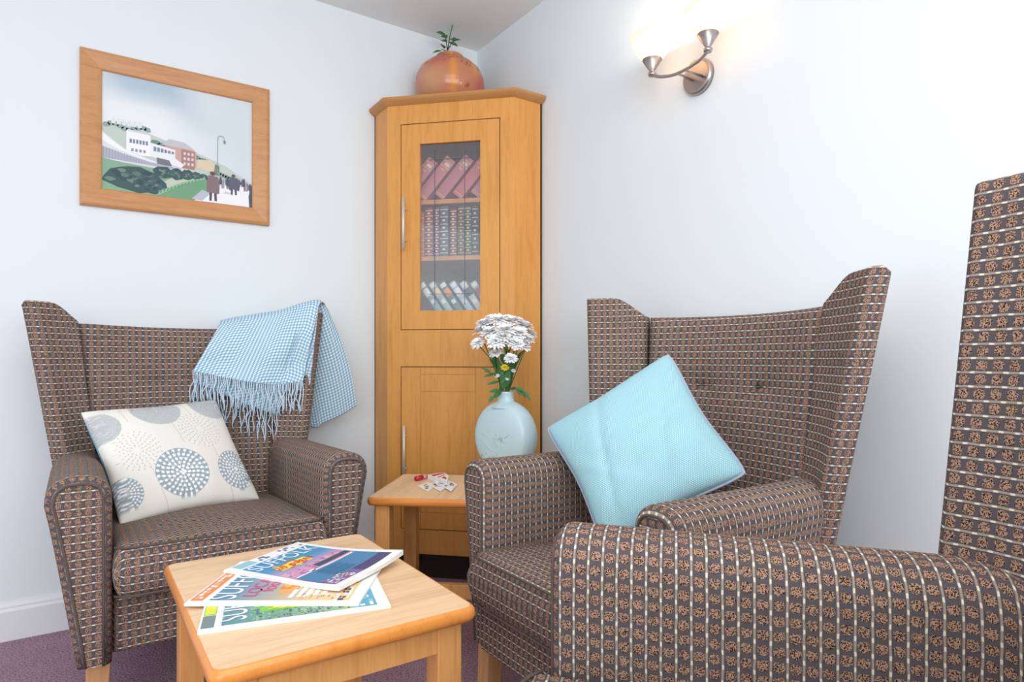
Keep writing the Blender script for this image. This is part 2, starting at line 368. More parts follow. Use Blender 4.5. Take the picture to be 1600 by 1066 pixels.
# ------------------------------------------------------------------ armchairs
def armchair(label, loc, th, K):
    t = thing('wingback_armchair', label, 'armchair', (loc[0], loc[1], 0), th, 'matching wingback armchairs')
    fab = M['fabric']
    AF, AO, BO, CT, CB, WT, WS, BT, WB = (V(K[k]) for k in ('AF', 'AO', 'BO', 'CT', 'CB', 'WT', 'WS', 'BT', 'WB'))
    xi = .248; zb = BO.z; yf = AF.y
    # arms with their side panels
    for s in (-1, 1):
        def profile(y):
            f = min(max((y-yf)/(WB.y-yf), 0), 1.6)
            zt = lerp(AF.z, WB.z+.012, f); blg = 1-sst(WB.y-.02, WB.y+.10, y)
            pts = []
            xo = lerp(BO.x+.005, AO.x, blg); xo = lerp(xo, .262, sst(WB.y+.02, .26, y)); bx_ = min(BO.x, xo); xc = xi+(xo-xi)*.5
            zt -= .05*sst(WB.y+.02, .26, y); hw = (xo-xi)*.5; zc = zt-.062
            pts.append((xi, zb)); pts.append((xi, lerp(zb, zc, .4))); pts.append((xi, lerp(zb, zc, .75)))
            for k in range(0, 15):
                a = PI-PI*k/14
                pts.append((xc+math.copysign(abs(math.cos(a))**.8, math.cos(a))*hw, zc+math.sin(a)**.85*.062))
            for q in (.12, .3, .5, .7, .85, 1):
                pts.append((lerp(xo, bx_, q**.9), lerp(zc, zb, q)))
            return pts
        def inset(pts, d):
            n = len(pts); out = []
            cx = sum(p[0] for p in pts)/n
            for i, p in enumerate(pts):
                a = pts[max(i-1, 0)]; b = pts[min(i+1, n-1)]
                tx, tz = b[0]-a[0], b[1]-a[1]; L = math.hypot(tx, tz) or 1
                out.append((p[0]+tz/L*d, p[1]-tx/L*d))
            return out
        ys = [(yf, .017), (yf+.002, .0105), (yf+.006, .0055), (yf+.012, .0018), (yf+.02, 0)]
        y = yf+.05
        while y < .33: ys.append((y, 0)); y += .035
        bm = bmesh.new(); uvl = bm.loops.layers.uv.new('UVMap'); rows = []; arc = []
        for yy, ins in ys:
            pr = inset(profile(max(yy, yf)), ins) if ins else profile(yy)
            rows.append([bm.verts.new((s*x, yy, z)) for x, z in pr])
            a = [0]
            pf = profile(max(yy, yf))
            for i in range(1, len(pf)): a.append(a[-1]+math.hypot(pf[i][0]-pf[i-1][0], pf[i][1]-pf[i-1][1]))
            c = a[10]; arc.append([q-c for q in a])
        for i in range(len(rows)-1):
            for j in range(len(rows[0])-1):
                ids = [(i, j), (i+1, j), (i+1, j+1), (i, j+1)]
                f = bm.faces.new([rows[a][b] for a, b in ids]); f.smooth = True
                for lp, (a, b) in zip(f.loops, ids): lp[uvl].uv = (arc[a][b], ys[a][0])
        for r in (rows[0], rows[-1]):
            f = bm.faces.new(r)
            for lp in f.loops: lp[uvl].uv = (lp.vert.co.x, lp.vert.co.z+.003)
        f = bm.faces.new([r[0] for r in rows]+[r[-1] for r in reversed(rows)])
        for lp in f.loops: lp[uvl].uv = (lp.vert.co.x, lp.vert.co.y)
        bmesh.ops.recalc_face_normals(bm, faces=bm.faces)
        me = bpy.data.meshes.new('arm'); bm.to_mesh(me); bm.free(); ao = link('arm', me, fab, t, True)
        for p in me.polygons:
            if len(p.vertices) > 4: p.use_smooth = False
        pp = inset(profile(yf), .0175)
        obj('arm_piping', T([(s*x, yf-.001, z) for x, z in pp], .0030, 8), M['piping'], ao, True)
    # seat base and front rail
    pad('seat_base', lambda u, v: V((lerp(-xi, xi, u), lerp(CB.y+.018, CB.y+.022, v)+.03, lerp(zb, CB.z-.012, v))), 14, 4, .07, .014, fab, t, 'base')
    bm = bmesh.new(); box(bm, (0, .0, (zb+CB.z)/2+.005), (2*xi, .62, CB.z-zb-.02)); obj('seat_frame', bm, M['piping'], t, bevel=.01)
    # seat cushion
    tc_ = CT.z-CB.z; yb = .20
    def cmid(u, v):
        x = lerp(-xi-.001, xi+.001, u); y = lerp(CT.y, yb, v)
        return V((x, y, (CT.z+CB.z)/2-.035*v))
    cu = pad('seat_cushion', cmid, 12, 12, lambda u, v: tc_*(1+.22*math.sin(PI*u)*math.sin(PI*min(v*1.1, 1))), .022, fab, t)
    for zz, q in ((tc_*.47, .005), (-tc_*.47, .005)):
        pts = [(x, lerp(CT.y+.004, CT.y+.03, abs(x/xi)**14), (CT.z+CB.z)/2+zz-.002) for x in [xi*(k/14-1)*.985 for k in range(29)]]
        obj('cushion_piping', T(pts, .0030, 8), M['piping'], cu, True)
    # backrest
    z0 = .34; sb = .25
    def half(v): return lerp(sb, WS.x+.004, v**.9)
    def ymid(x, v):
        yside = lerp(.20, WS.y+.02, v); ymc = lerp(.235, BT.y, v)
        return lerp(ymc, yside, min(abs(x), 1)**2.2)
    def bmid(u, v):
        a = 2*u-1; h = half(v); ztop = lerp(BT.z, WS.z, abs(a)**2)
        z = lerp(z0, ztop, v); y = ymid(a, v)
        p = V((a*h, y, z))
        for dx in (-.1, .1):
            d2 = ((p.x-dx)/.028)**2+((p.z-.83)/.016)**2; p.y += .016*math.exp(-d2)
            d2 = ((p.x-dx)/.09)**2+((p.z-.83)/.05)**2; p.y += .014*math.exp(-d2)
        return p
    pad('backrest', bmid, 34, 40, lambda u, v: .095*(1+.15*math.sin(PI*u)*math.sin(PI*v)), .035, fab, t, 'base', uvf=lambda u, v, p: (p.x, p.z*1.03))
    # wings
    for s in (-1, 1):
        zw = .52
        def wmid(u, v):   # u 0 = seam, 1 = front edge
            hs = half(sst(0, 1, v) if 0 else v)
            tv = (lerp(zw, WS.z, v)-z0)/(WS.z-z0)
            S = V((half(tv)-.004, lerp(.20, WS.y+.02, tv)-.01, 0))
            f = (lerp(zw, WT.z, v)-WB.z)/(WT.z-WB.z)
            E = V((lerp(WB.x, WT.x-.014, f), lerp(WB.y, WT.y+.0, f), 0))
            u2 = u
            p = S.lerp(E, u2)
            n = V((E.y-S.y, -(E.x-S.x), 0)).normalized()
            p += n*(.010*math.sin(PI*u))*(-1)
            zt = lerp(WS.z-.005, WT.z-.006, sst(-.12, .58, u))
            p.z = lerp(zw, zt, v); p.x *= s
            return p
        wo = pad('wing', wmid, 12, 26, lambda u, v: lerp(.075, .048, u), .014, fab, t, 'base', uvf=lambda u, v, p: (None, p.z*1.03))
        pts = []
        for k in range(25):
            v = k/24; a = wmid(1, v); b = wmid(.94, v)
            d = (a-b); d.z = 0; d.normalize(); nn = V((-d.y, d.x, 0)); nn = nn if nn.x*s > 0 else -nn
            pts.append(a-d*.008+nn*.017+V((0, 0, -.012*(v > .98))))
        obj('wing_piping', T(pts, .0028, 8), M['piping'], wo, True)
    # legs
    for sx in (-1, 1):
        for yy, sp in ((CB.y+.07, -1), (.26, 1)):
            bm = bmesh.new(); x = sx*(BO.x-.045); k = .026; k2 = .019; oy = .012*sp
            a = [bm.verts.new((x+i*k, yy+j*k, zb+.012)) for i, j in ((-1, -1), (1, -1), (1, 1), (-1, 1))]
            b = [bm.verts.new((x+sx*.008+i*k2, yy+oy+j*k2, 0)) for i, j in ((-1, -1), (1, -1), (1, 1), (-1, 1))]
            for i in range(4): bm.faces.new((a[i], a[(i+1) % 4], b[(i+1) % 4], b[i]))
            bm.faces.new(a); bm.faces.new(b[::-1]); obj('leg', bm, M['legwood'], t, bevel=.003)
    return t
K1 = dict(AF=(.320, -.419, .649), AO=(.377, -.404, .626), BO=(.317, -.411, .209), CT=(.235, -.445, .482), CB=(.228, -.392, .362), WT=(.453, .189, 1.092), WS=(.316, .261, 1.027), BT=(0, .345, 1.020), WB=(.359, .133, .624))
K2 = dict(AF=(.353, -.363, .655), AO=(.366, -.39, .624), BO=(.316, -.411, .196), CT=(.228, -.419, .446), CB=(.234, -.400, .325), WT=(.465, .146, 1.111), WS=(.291, .251, 1.042), BT=(0, .344, 1.036), WB=(.377, .096, .640))
K3 = dict(AF=(.342, -.393, .676), AO=(.371, -.40, .635), BO=(.322, -.40, .201), CT=(.252, -.430, .495), CB=(.238, -.399, .338), WT=(.435, .182, 1.166), WS=(.303, .261, 1.036), BT=(0, .34, 1.029), WB=(.371, .116, .652))
chair1 = armchair('brown woven wingback armchair under the framed picture, with the blue throw over one wing', (-1.283, -.476), .007, K1)
chair2 = armchair('brown woven wingback armchair under the wall lamp, holding the plain aqua cushion', (-.394, -1.541), -1.567, K2)
chair3 = armchair('nearest brown woven wingback armchair, cut off by the right edge of the photo', (-.988, -2.404), -2.423, K3)

# ------------------------------------------------------------------ tables
def table(name, label, corner, ex, ey, L, W, h, cat='table', aprons=(('x', 1), ('x', -1))):
    """corner: one top corner; ex/ey: unit directions of the two sides"""
    ex = V((ex[0], ex[1], 0)).normalized(); ey = V((ey[0], ey[1], 0)).normalized()
    c = V((corner[0], corner[1], 0))+ex*L/2+ey*W/2
    rz = math.atan2(ex.y, ex.x); t = thing(name, label, cat, c, rz, 'matching light wood tables')
    def rr(L, W, r, n=5):
        pts = []
        for cx, cy, a0 in ((L/2-r, W/2-r, 0), (-L/2+r, W/2-r, PI/2), (-L/2+r, -W/2+r, PI), (L/2-r, -W/2+r, 1.5*PI)):
            for k in range(n+1): a = a0+PI/2*k/n; pts.append((cx+r*math.cos(a), cy+r*math.sin(a)))
        return pts
    bm = bmesh.new(); prof = [(.010, -.026), (.003, -.0235), (0, -.016), (.001, -.006), (.0045, -.0008), (.0075, 0)]
    rings = []
    for d, z in prof: rings.append([bm.verts.new((x, y, h+z)) for x, y in rr(L-2*d, W-2*d, .018)])
    n = len(rings[0])
    for i in range(len(rings)-1):
        for k in range(n): f = bm.faces.new((rings[i][k], rings[i][(k+1) % n], rings[i+1][(k+1) % n], rings[i+1][k])); f.smooth = True
    bm.faces.new(rings[0][::-1]); f = bm.faces.new(rings[-1]); f.material_index = 1
    me = bpy.data.meshes.new('tabletop'); bmesh.ops.recalc_face_normals(bm, faces=bm.faces); bm.to_mesh(me); bm.free()
    o = link('tabletop', me, [M['tableedge'], M['tabletop']], t, False)
    for p in me.polygons: p.use_smooth = len(p.vertices) == 4
    lw = .046; ins = .022
    for sx in (-1, 1):
        for sy in (-1, 1):
            obj('leg', B((sx*(L/2-ins-lw/2), sy*(W/2-ins-lw/2), (h-.0265)/2), (lw, lw, h-.0265)), M['tableleg'], t, bevel=.003)
    for q in aprons:
        if q[0] == 'y': obj('apron', B((0, q[1]*(W/2-ins-.012), h-.0265-.024), (L-2*ins-2*lw, .018, .048)), M['tableleg'], t, bevel=.001)
        else: obj('apron', B((q[1]*(L/2-ins-.012), 0, h-.0265-.024), (.018, W-2*ins-2*lw, .048)), M['tableleg'], t, bevel=.001)
    return t
TH = .49
c0 = onz(305, 1062, TH); c1 = onz(255, 882, TH); c2 = onz(735, 950, TH)
coffee = table('coffee_table', 'low pale wood coffee table in front, with magazines fanned on it', (c1.x, c1.y), (0, -1), (1, 0), (c1.y-c0.y), (c2.x-c0.x), TH)
s0 = onz(571, 778, TH); s1 = onz(628, 741, TH); s2 = onz(710, 783, TH)
sd = (s1-s0).normalized(); sx_ = V((sd.y, -sd.x, 0))
side = table('side_table', 'small pale wood side table before the corner cabinet, carrying the round vase', (s0.x, s0.y), sx_, sd, .54, .41, TH, aprons=(('y', 1),))
side_c = side.location.copy()
obj('stretcher', B((.0, -(.205-.045), .20), (.54-.14, .022, .044)), M['tableleg'], side, bevel=.002)

# ------------------------------------------------------------------ corner cabinet
A_, S_ = .525, .142
KC = A_+S_
D1 = V((1, -1, 0)).normalized(); NO = V((-1, -1, 0)).normalized()      # along the front, outward normal
FC = V((-KC/2, -KC/2, 0))                                              # centre of front at floor
def onf(u, v): # front plane -> (t, z)
    p = on_plane(u, v, FC, NO); return (p-FC).dot(D1), p.z
cab = thing('corner_cabinet', 'tall beech corner cabinet with a glazed upper door and a panelled lower door', 'cabinet', (FC.x, FC.y, 0), math.atan2(D1.y, D1.x))
def cl(p): d = V(p)-FC; return (d.dot(D1), d.dot(-NO))                 # world xy -> cabinet local (x along front, y into corner)
g = .004
body = [(-g, -g, 0), (-A_, -g, 0), (-A_, -S_, 0), (-S_, -A_, 0), (-g, -A_, 0)]
ZT = 1.972; ZB = .105
P5 = [cl(p) for p in body]
hw = .2085; hf = abs(P5[2][0])
tz = [onf(624, 196)[1], onf(627, 515)[1], onf(626, 574)[1], onf(650, 826)[1]]
zU1, zU0, zL1, zL0 = tz
gx = .129; gz1, gz0 = onf(700, 222)[1], onf(700, 485)[1]
# carcass: sides, back, top, bottom, face frame
th_ = .018
def slab(bm, a, b, z0, z1, th, inward=1):
    a = V((a[0], a[1], 0)); b = V((b[0], b[1], 0)); d = (b-a).normalized(); n = V((-d.y, d.x, 0))*inward*th
    prism(bm, [(a.x, a.y), (b.x, b.y), (b.x+n.x, b.y+n.y), (a.x+n.x, a.y+n.y)], z0, z1)
bm = bmesh.new(); slab(bm, P5[1], P5[2], ZB, ZT, th_); obj('side_panel', bm, M['beech'], cab, bevel=.0015)
bm = bmesh.new(); slab(bm, P5[3], P5[4], ZB, ZT, th_); obj('side_panel', bm, M['beech'], cab, bevel=.0015)
bm = bmesh.new(); slab(bm, P5[0], P5[1], ZB, ZT, .008); slab(bm, P5[4], P5[0], ZB, ZT, .008); obj('back_panel', bm, M['inside'], cab)
inn = [(x*.96, y*.965+.012) for x, y in P5]
def ff(bm, x0, x1, z0, z1, y0=0, y1=.02): box(bm, ((x0+x1)/2, (y0+y1)/2, (z0+z1)/2), (x1-x0, y1-y0, z1-z0))
bm = bmesh.new(); gp = .0034
ff(bm, -hf, -hw-gp, ZB, ZT); ff(bm, hw+gp, hf, ZB, ZT)
ff(bm, -hw-gp, hw+gp, zU1+gp, ZT); ff(bm, -hw-gp, hw+gp, zL1+gp, zU0-gp); ff(bm, -hw-gp, hw+gp, ZB, zL0-gp)
obj('face_frame', bm, M['beech'], cab)
bm = bmesh.new(); prism(bm, inn, ZB, ZB+.018); obj('bottom_panel', bm, M['inside'], cab)
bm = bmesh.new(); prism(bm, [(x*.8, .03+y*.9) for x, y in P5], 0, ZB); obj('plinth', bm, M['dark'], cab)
# crown moulding
bm = bmesh.new()
def grow(P, d):   # overhang at the three open sides
    dv = [V((0, 0)), ]
    w_ = [(-g, -g), (-A_-d, -g), (-A_-d, -S_-d*.414), (-S_-d*.414, -A_-d), (-g, -A_-d)]
    return [cl((x, y, 0)) for x, y in w_]
levels = [(.002, ZT-.002), (.012, ZT+.004), (.022, ZT+.012), (.026, ZT+.018), (.026, ZT+.026), (.022, ZT+.0285)]
rings = [[bm.verts.new((x, y, z)) for x, y in grow(P5, d)] for d, z in levels]
for i in range(len(rings)-1):
    for k in range(5): bm.faces.new((rings[i][k], rings[i][(k+1) % 5], rings[i+1][(k+1) % 5], rings[i+1][k]))
bm.faces.new(rings[0][::-1]); bm.faces.new(rings[-1]); obj('cornice', bm, M['crown'], cab)
ZTOP = ZT+.0285
# shelves
zs1 = onf(702, 308)[1]; zs2 = onf(702, 398)[1]; zs3 = gz0-.012
shz = [zs1, zs2, zs3]
for zz in shz:
    bm = bmesh.new(); prism(bm, [(x*.94, .03+y*.90) for x, y in P5], zz-.018, zz); obj('shelf', bm, M['beech_h'], cab)
# upper door
up = obj('door', (lambda bm: (ff(bm, -hw, -gx, zU0, zU1), ff(bm, gx, hw, zU0, zU1), ff(bm, -gx, gx, gz1, zU1), ff(bm, -gx, gx, zU0, gz0), bm)[-1])(bmesh.new()), M['beech'], cab)
up['label'] = 'glazed upper door'
obj('glass_pane', B((0, .011, (gz0+gz1)/2), (2*gx+.004, .003, gz1-gz0+.004)), M['glass'], up)
bm = bmesh.new(); lx = [onf(678, 350)[0], onf(725, 350)[0]]
for x in lx: box(bm, (x, .0085, (gz0+gz1)/2), (.0024, .002, (gz1-gz0)*.93))
for v_ in (247, 459):
    zz = onf(700, v_)[1]; box(bm, (0, .0085, zz), (.185, .002, .0026))
obj('lead_strip', bm, M['lead'], up)
def handle(parent, x, z0, z1, name='handle'):
    bm = bmesh.new(); tube(bm, [(x, -.030, z0), (x, -.030, z1)], .0058, 12)
    for zz in (lerp(z0, z1, .2), lerp(z0, z1, .8)): tube(bm, [(x, -.029, zz), (x, .002, zz)], .0042, 10)
    o = obj(name, bm, M['steelhandle'], parent, True); o['label'] = 'slim steel bar handle'
handle(up, onf(634, 350)[0], onf(634, 393)[1], onf(634, 312)[1])
# lower door: shaker panels
lo = obj('door', (lambda bm: (ff(bm, -hw, hw, zL0, zL1, .004), bm)[-1])(bmesh.new()), M['beech'], cab)
lo['label'] = 'panelled lower door'
lx0 = onf(657, 650)[0]; lx1 = onf(743, 600)[0]
zr = onf(700, 612)[1]
bm = bmesh.new(); q = .0008
for (x0, x1, z0, z1) in ((-hw, lx0-q, zL0, zL1), (lx1+q, hw, zL0, zL1), (lx0+q, lx1-q, zr+q, zL1-.03), (lx0+q, lx1-q, zL0+.07, zr-q), (lx0+q, lx1-q, zL1-.03+2*q, zL1), (lx0+q, lx1-q, zL0, zL0+.07-2*q)):
    ff(bm, x0, x1, z0, z1, 0, .0045)
obj('door_panel', bm, M['beech'], lo)
handle(lo, onf(635, 700)[0], onf(635, 748)[1], onf(635, 664)[1])

# ------------------------------------------------------------------ books in the cabinet
def world_of(x, y, z): return FC+D1*x-NO*y+V((0, 0, z))
CZR = math.atan2(D1.y, D1.x)
def book(label, x, z, w_, h_, d_, tilt, col, deco, group, y0=.045):
    """spine faces the door; x: bottom corner position, tilt>0 leans towards the right wall"""
    t = thing('book', label, 'book', world_of(x, y0, z), CZR, group)
    R = Matrix.Rotation(tilt, 4, 'Y')
    sh = w_*math.sin(abs(tilt)) if tilt > 0 else 0
    def tf(bm, mi=None):
        if tilt >= 0: m = Matrix.Translation((0, 0, w_*math.sin(tilt))) @ R
        else: m = Matrix.Translation((0, 0, 0)) @ R
        bmesh.ops.transform(bm, matrix=m, verts=bm.verts)
        return bm
    bm = bmesh.new(); c = .0025
    cl_ = bm.loops.layers.float_color.new('Col')
    def bx(c_, s_, cc):
        vs = box(bm, c_, s_)
        fs = {f for v in vs for f in v.link_faces}
        for f in fs:
            for lp in f.loops: lp[cl_] = cc
    bx((w_-c/2, d_/2, h_/2), (c, d_, h_), col); bx((c/2, d_/2, h_/2), (c, d_, h_), col)
    # rounded spine
    n = 6; pr = [(w_*k/n, -.004*math.sin(PI*k/n)) for k in range(n+1)]
    a = [bm.verts.new((x_, y_, 0)) for x_, y_ in pr]; b = [bm.verts.new((x_, y_, h_)) for x_, y_ in pr]
    def paint(f, cc):
        for lp in f.loops: lp[cl_] = cc
    for k in range(n): paint(bm.faces.new((a[k], a[k+1], b[k+1], b[k])), col)
    for (z0, z1, x0, x1, cc) in deco:     # tooling on the spine
        vs = []
        for k in range(n+1):
            f = k/n
            if f < x0-1e-6 or f > x1+1e-6: continue
            vs.append((w_*f, -.004*math.sin(PI*f)-.0006))
        A = [bm.verts.new((x_, y_, z0*h_)) for x_, y_ in vs]; Bb = [bm.verts.new((x_, y_, z1*h_)) for x_, y_ in vs]
        for k in range(len(vs)-1): paint(bm.faces.new((A[k], A[k+1], Bb[k+1], Bb[k])), cc)
    cv = obj('cover', tf(bm), M['leather'], t)
    bm = bmesh.new(); box(bm, (w_/2, d_/2, h_/2), (w_-2*c, d_-.006, h_-.008)); obj('pages', tf(bm), M['paper'], t)
    return t
GOLD = rgb(226, 190, 120); CREAM = rgb(236, 228, 206)
def bands(n, cc, th=.014, titles=True):
    d = [((i+.5)/n-th/2, (i+.5)/n+th/2, 0, 1, cc) for i in range(n)]
    if titles:
        for i in range(n-1):
            zc = (i+1)/n; d.append((zc-.018, zc+.018, .33, .67, cc))
    return d
def tz_(u, v): return onf(u, v)
# top shelf: leaning maroon-pink volumes
zt = shz[0]
x = -.150
tops = ['far left one, mostly hidden', 'second from the left', 'middle one', 'fourth from the left', 'far right one']
for i in range(5):
    col = [rgb(206, 128, 138), rgb(208, 130, 136), rgb(200, 122, 132), rgb(210, 116, 124), rgb(196, 130, 142)][i]
    dec = [(.78, .80, 0, 1, GOLD), (.90, .92, 0, 1, GOLD), (.82, .88, .33, .84, CREAM), (.70, .74, .33, .67, GOLD), (.05, .07, 0, 1, GOLD)]
    book('red book leaning on the top cabinet shelf, '+tops[i], -.235+i*.078, zt, .047, .205, .12, .70, col, dec, 'leaning red books on the top shelf')
# middle shelf: upright leather volumes (px measured along the shelf)
mid = [(653, 664, 333, rgb(176, 70, 62), 'brick red', 4, GOLD, 'at the left end'), (665, 677, 326, rgb(150, 22, 44), 'crimson with cream bands', 9, CREAM, 'second from the left'),
       (679, 687, 325, rgb(120, 26, 52), 'dark maroon', 9, CREAM, 'third from the left'), (688, 701, 323, rgb(64, 92, 98), 'grey green', 7, CREAM, 'left of the gap'),
       (704, 714, 327, rgb(128, 40, 56), 'wine red', 9, CREAM, 'just right of the gap'), (716, 726, 322, rgb(62, 64, 62), 'charcoal green', 8, GOLD, 'third from the right'),
       (727, 737, 322, rgb(30, 58, 54), 'dark green', 9, rgb(226, 214, 130), 'second from the right'), (738, 748, 321, rgb(26, 36, 50), 'navy blue', 6, CREAM, 'at the right end')]
for (a, b, tp, col, cn, nb, dc, pos) in mid:
    x0 = on_plane(a, 390, FC-NO*.05, NO); x1 = on_plane(b, 390, FC-NO*.05, NO); z1 = on_plane(a, tp, FC-NO*.05, NO).z
    xa = (x0-FC).dot(D1); xb = (x1-FC).dot(D1)
    book('%s leather book upright on the middle shelf, %s' % (cn, pos), xa, shz[1], xb-xa-.001, z1-shz[1], .12, 0, col, bands(nb, dc), 'upright leather books on the middle shelf')
# bottom shelf: pale paperbacks leaning left
bot = [(rgb(120, 170, 174), 'teal and white', rgb(234, 240, 240), 'at the left end'), (rgb(160, 200, 196), 'green and cream', rgb(244, 226, 180), 'second from the left'), (rgb(84, 132, 142), 'teal with an orange title', rgb(240, 160, 110), 'third from the left'),
       (rgb(176, 204, 220), 'white and pale blue', rgb(246, 246, 244), 'fourth from the left'), (rgb(206, 208, 206), 'white with a dark title', rgb(70, 74, 84), 'second from the right'), (rgb(190, 176, 196), 'lilac grey', rgb(140, 60, 100), 'at the right end')]
for i, (col, cn, dc, pos) in enumerate(bot):
    x = -.085+i*.045
    book('%s paperback leaning on the bottom shelf, %s' % (cn, pos), x+.020, shz[2], .026, .152, .11, -.60, col, [(.55, .78, 0, 1, dc), (.30, .42, .16, .84, rgb(240, 240, 240)), (.84, .96, 0, 1, rgb(245, 245, 240))], 'leaning paperbacks on the bottom shelf')

# ------------------------------------------------------------------ pot with a plant sprig on the cabinet
pc = V((-.224, -.135, ZTOP))
ZS = .82
pt = thing('pottery_vase', 'round orange and pink glazed pot on top of the corner cabinet', 'vase', pc, 0)
prof = [(.075, 0), (.095, .012), (.128, .055), (.148, .105), (.155, .155), (.150, .200), (.134, .240), (.106, .272), (.078, .291), (.064, .300), (.058, .306), (.063, .313), (.060, .318), (.050, .316), (.048, .300), (.05, .28)]
P2 = []
for i in range(len(prof)-1):
    for k in range(3): P2.append((lerp(prof[i][0], prof[i+1][0], k/3), ZS*lerp(prof[i][1], prof[i+1][1], k/3)))
P2.append((prof[-1][0], prof[-1][1]*ZS))
bm = bmesh.new(); lathe(bm, P2, 96); bm.faces.ensure_lookup_table(); cl_ = bm.loops.layers.float_color.new('Col')
def potcol(co):
    # angle measured from the side that faces the room
    a = math.atan2(co.y, co.x)-math.atan2(-FW.y, -FW.x); a = (a+PI) % (2*PI)-PI; z = co.z/ZS
    base = V(rgb(196, 128, 96)[:3]); pink = V(rgb(196, 96, 84)[:3]); yel = V(rgb(226, 152, 58)[:3]); tan = V(rgb(204, 152, 112)[:3]); org = V(rgb(190, 84, 44)[:3])
    c = base.lerp(tan, sst(-.1, -.6, -abs(a+.6)-.0) if 0 else math.exp(-((a+.55)/.45)**2)*math.exp(-((z-.14)/.07)**2))
    c = c.lerp(pink, .9*math.exp(-((a+.35)/.55)**2)*math.exp(-((z-.25)/.045)**2))
    c = c.lerp(yel, .9*math.exp(-((a-.20)/.10)**2)*sst(.03, .1, z))
    c = c.lerp(yel, .8*math.exp(-((a-.95)/.14)**2)*sst(.12, .2, z))
    c = c.lerp(pink, .9*sst(.75, 1.2, a)*(1-sst(.16, .2, z)))
    # painted leaf spray under the neck
    for k in range(9):
        a0 = -.15+k*.13; dz = .262-.018*math.sin(k*1.3)-.004*k
        if abs((a-a0)-(z-dz)*3.0) < .022 and abs(z-dz) < .016: c = org.copy()
    for a0, z0 in ((-.75, .225), (.55, .06), (.62, .10), (-1.15, .17), (1.1, .215)):
        if ((a-a0)/.05)**2+((z-z0)/.012)**2 < 1: c = org*.75
    return (c.x, c.y, c.z, 1)
for f in bm.faces:
    f.smooth = True
    for lp in f.loops: lp[cl_] = potcol(lp.vert.co)
bmesh.ops.recalc_face_normals(bm, faces=bm.faces); me = bpy.data.meshes.new('pot_body'); bm.to_mesh(me); bm.free(); link('pot_body', me, M['glaze'], pt, True)
bm = bmesh.new(); lathe(bm, [(.001, .225), (.040, .225)], 32); obj('soil', bm, plain('dark_soil', rgb(54, 40, 30), .95, noise=.3, nscale=90), pt)
sg = thing('plant_sprig', 'small green leafy sprig growing from the round pot on the cabinet', 'plant', pc+V((0, 0, .226)))
def W(u, v, off=0.0): # point near the pot axis, measured in the photo
    d = (pc-CAM).dot(FW)+off; return atd(u, v, d)-sg.location
def leafm(bm, a, b, w_, up=V((0, 0, 1)), mi=0, fold=.12):
    a = V(a); b = V(b); d = b-a; sdv = d.cross(up); sdv = sdv.normalized() if sdv.length > 1e-6 else V((1, 0, 0)); n = sdv.cross(d).normalized()
    L = d.length; prev = None
    for k in range(7):
        f = k/6; ww = w_*math.sin(PI*min(f*1.05, 1))**.8*(1-.25*f)+.0003
        c = a+d*f-n*(L*.10*f*f*2*0.5)
        row = [bm.verts.new(c-sdv*ww+n*ww*fold*2), bm.verts.new(c), bm.verts.new(c+sdv*ww+n*ww*fold*2)]
        if prev:
            for i in range(2): fc = bm.faces.new((prev[i], prev[i+1], row[i+1], row[i])); fc.smooth = True; fc.material_index = mi
        prev = row
st = bmesh.new()
tube(st, [W(699, 80, .0), W(701, 68), W(704, 52, -.01), W(707, 40, -.01), W(708, 32, -.01)], .0022, 6)
tube(st, [W(699, 80), W(697, 62), W(694, 52)], .002, 6); tube(st, [W(699, 80), W(706, 66), W(715, 62)], .0018, 6); tube(st, [W(699, 80), W(690, 77)], .0018, 6)
obj('stem', st, M['stem'], sg, True)
for (a, b, wd, o1, o2) in (((706, 36), (694, 31), .009, 0, -.03), ((708, 33), (714, 28), .009, 0, .03), ((708, 38), (725, 39), .009, 0, .0), ((697, 56), (682, 49), .015, 0, -.03), ((698, 60), (690, 53), .014, 0, .04),
                    ((702, 62), (712, 60), .015, 0, -.05), ((706, 64), (720, 60), .012, 0, .03), ((694, 76), (689, 67), .013, 0, -.04), ((701, 76), (707, 69), .013, 0, -.05), ((690, 79), (676, 81), .008, -.06, -.10), ((701, 66), (715, 70), .010, -.02, -.08), ((698, 66), (688, 60), .012, 0, .06)):
    bm = bmesh.new(); leafm(bm, W(a[0], a[1], o1), W(b[0], b[1], o2), wd*1.15, V((-FW.x, -FW.y, .6))); obj('leaf', bm, M['leaf'], sg, True)

# ------------------------------------------------------------------ moon vase with chrysanthemums
vd = 2.27
vp = atd(790, 700, vd); vp.z = TH
VZ = -YAW-math.radians(38)
vt = thing('moon_vase', 'round flat pale blue moon vase with a relief flower, on the side table', 'vase', vp, VZ)
# local: x across, -y the relief face
R_ = .127; HT = .052; zc = .146
bm = bmesh.new(); nseg = 64
rings = []
prof = [(.0, -1.0), (.30, -.99), (.55, -.96), (.74, -.90), (.86, -.80), (.90, -.70), (.945, -.52), (.98, -.28), (1.0, 0), (.98, .28), (.945, .52), (.90, .70), (.86, .80), (.74, .90), (.55, .96), (.30, .99), (0, 1.0)]
for r, y in prof:
    rings.append([bm.verts.new((R_*r*math.sin(2*PI*k/nseg), HT*y, max(zc+R_*1.04*r*math.cos(2*PI*k/nseg), .004))) for k in range(nseg)] if r > 0 else [bm.verts.new((0, HT*y, zc))])
for i in range(len(rings)-1):
    a, b = rings[i], rings[i+1]
    for k in range(nseg):
        k2 = (k+1) % nseg
        if len(a) == 1: bm.faces.new((a[0], b[k], b[k2]))
        elif len(b) == 1: bm.faces.new((a[k], a[k2], b[0]))
        else: bm.faces.new((a[k], a[k2], b[k2], b[k]))
for f in bm.faces: f.smooth = True
obj('vase_body', bm, M['vase'], vt, True)
